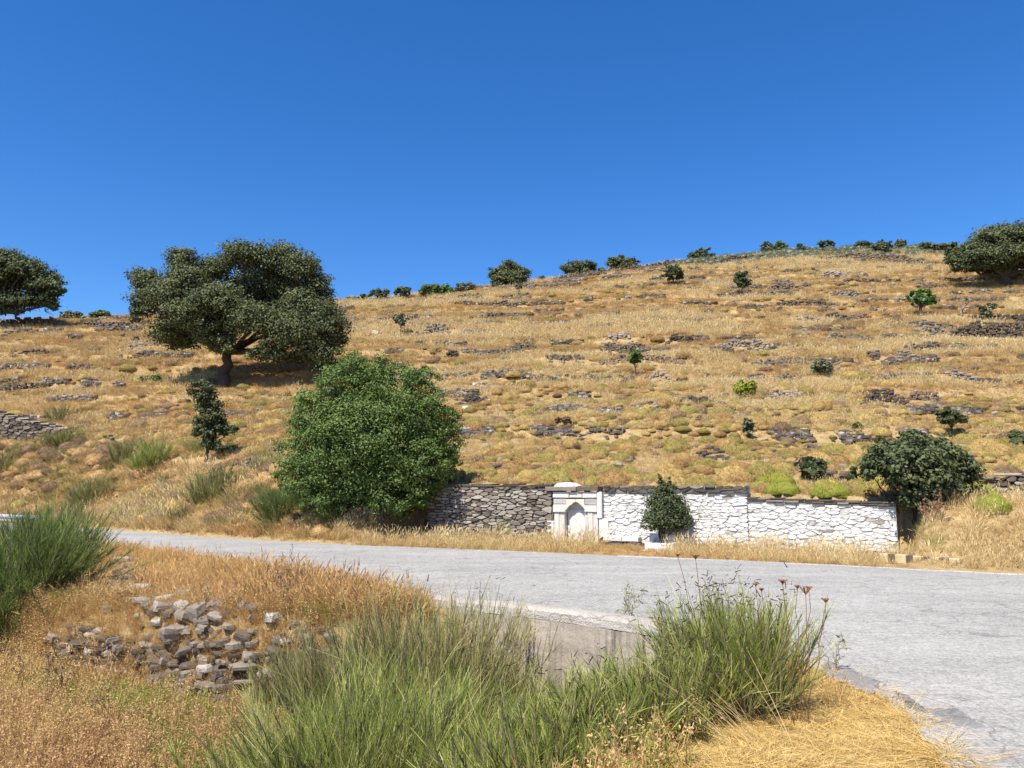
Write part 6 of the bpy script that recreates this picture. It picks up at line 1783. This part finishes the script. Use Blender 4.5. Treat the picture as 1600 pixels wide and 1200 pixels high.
# small roadside weed and bleached dead shrub
def weed_plant(name, label, p, h, mat, n, leafn, leaf, seed, spread=0.4, trunk=M['twig']):
    rs = np.random.default_rng(seed)
    root = empty(name, tuple(p)); tag(root, label, 'weed')
    p = np.array(p); parts = []; lv = []
    for k in range(n):
        d = unit((rs.normal(size=3) * np.array((spread, spread, 0.1)) + np.array((0, 0, 1)))[None])[0]
        e = p + d * h * rs.uniform(0.6, 1.05)
        parts.append(limb(rs, p - np.array((0, 0, 0.03)), e, 0.005, 0.002, 6, 0.12, 0.02))
        for j in range(3):
            t = rs.uniform(0.3, 0.9); s0 = p * (1 - t) + e * t; e2 = s0 + unit(rs.normal(size=(1, 3)) + np.array((0, 0, 0.5)))[0] * h * 0.3
            parts.append(limb(rs, s0, e2, 0.003, 0.0015, 4, 0.12, 0.0)); lv.append((s0, e2))
        lv.append((p * 0.4 + e * 0.6, e))
    add_obj('stem', make_mesh('stem', *merge(parts), trunk, smooth=True), root)
    if leafn:
        k = rs.integers(0, len(lv), leafn); t = rs.random(leafn)[:, None]
        A = np.array([a for a, _ in lv])[k]; B_ = np.array([b for _, b in lv])[k]
        V, q = leaves(rs, A * (1 - t) + B_ * t + rs.normal(size=(leafn, 3)) * 0.012, unit(rs.normal(size=(leafn, 3))), leaf, leaf * 0.35)
        add_obj('leaves', make_mesh('leaves', V, q, mat, np.repeat(rs.random(leafn), 4)), root)
    return root
weed_plant('roadside_weed', 'small leafy weed at the near road edge behind the concrete coping', (1.5, 10.3, 0.0), 0.48, M['broom'], 6, 130, 0.045, 61)
weed_plant('dead_bush', 'bleached dead twiggy bush on the orange grass bank', at(455, 940, 9), 0.85, M['head'], 16, 700, 0.035, 62, 0.5)
weed_plant('roadside_weed', 'tiny grass-like weed at the hay edge right of the broom bush', (2.98, 7.55, 0.0), 0.42, M['broom'], 4, 20, 0.06, 63, 0.25)
weed_plant('wall_weed', 'pale green weed against the whitewashed wall', at(1114, 845, 18), 0.75, M['grey_green'], 8, 220, 0.05, 64, 0.35)
weed_plant('verge_weed', 'leafy green weed in the verge grass left of the fountain', at(787, 850, 20), 0.75, M['green_weed'], 8, 320, 0.06, 65, 0.35)
for i_, (px, py) in enumerate(((560, 826), (590, 830), (620, 832), (650, 834), (680, 834))):
    weed_plant('twiggy_undergrowth', 'grey leafless twiggy undergrowth at the right foot of the round bush', at(px, py, 20), 0.85, M['twig'], 26, 900, 0.04, 90 + i_, 0.7)['group'] = 'dead undergrowth below the round bush'
for i_, (px, py) in enumerate(((1402, 815), (1425, 820), (1450, 818), (1472, 812), (1392, 806))):
    weed_plant('dry_dock', 'rust-brown dry dock plant at the foot of the broad dark shrub', at(px, py, 14), 0.62, M['head'], 6, 420, 0.05, 70 + i_, 0.45)['group'] = 'dry docks below the broad dark shrub'
# long bent grass stems in front of the lowest broom bush
root = empty('bent_grass', (1.55, 5.6, -0.1)); tag(root, 'long bleached grass stems bent across the bottom right broom bush', 'grass')
m_ = 40
b0 = np.column_stack([rs.uniform(1.45, 1.95, m_), rs.uniform(5.2, 5.9, m_), np.full(m_, -0.1)])
d = unit(np.column_stack([rs.uniform(-0.9, -0.25, m_), rs.uniform(-0.2, 0.5, m_), rs.uniform(0.6, 1.0, m_)]))
Lg = rs.uniform(0.45, 0.95, m_)
V, q, per = ribbons(rs, b0, d, Lg, 0.005, np.column_stack([rs.uniform(-0.3, 0, m_), np.zeros(m_), rs.uniform(-0.2, 0.05, m_)]) * Lg[:, None], 5, 0.4)
add_obj('stems', make_mesh('stems', V, q, M['pale_straw'], np.repeat(rs.uniform(0.5, 1, m_), per)), root)
# white stones on the slope
rs = np.random.default_rng(9)
for px, py, w, lab in ((585, 522, 13, 'white stone on the slope right of the big oak'), (742, 603, 8, 'white stone right of the top of the round bush'), (55, 568, 8, 'white stone on the far left slope'), (799, 603, 7, 'small white stone in the middle of the lower slope'), (727, 640, 10, 'white stone below the slab pile right of the round bush')):
    p = at(px, py); k = p[1] / F_PX
    V, Fc = slab(rs, w * k, w * k * 0.8, w * k * 0.5, 7)
    tag(add_obj('white_stone', make_mesh('white_stone', V + p + np.array((0, 0, 0.12)), Fc, M['marble'])), lab, 'stone')
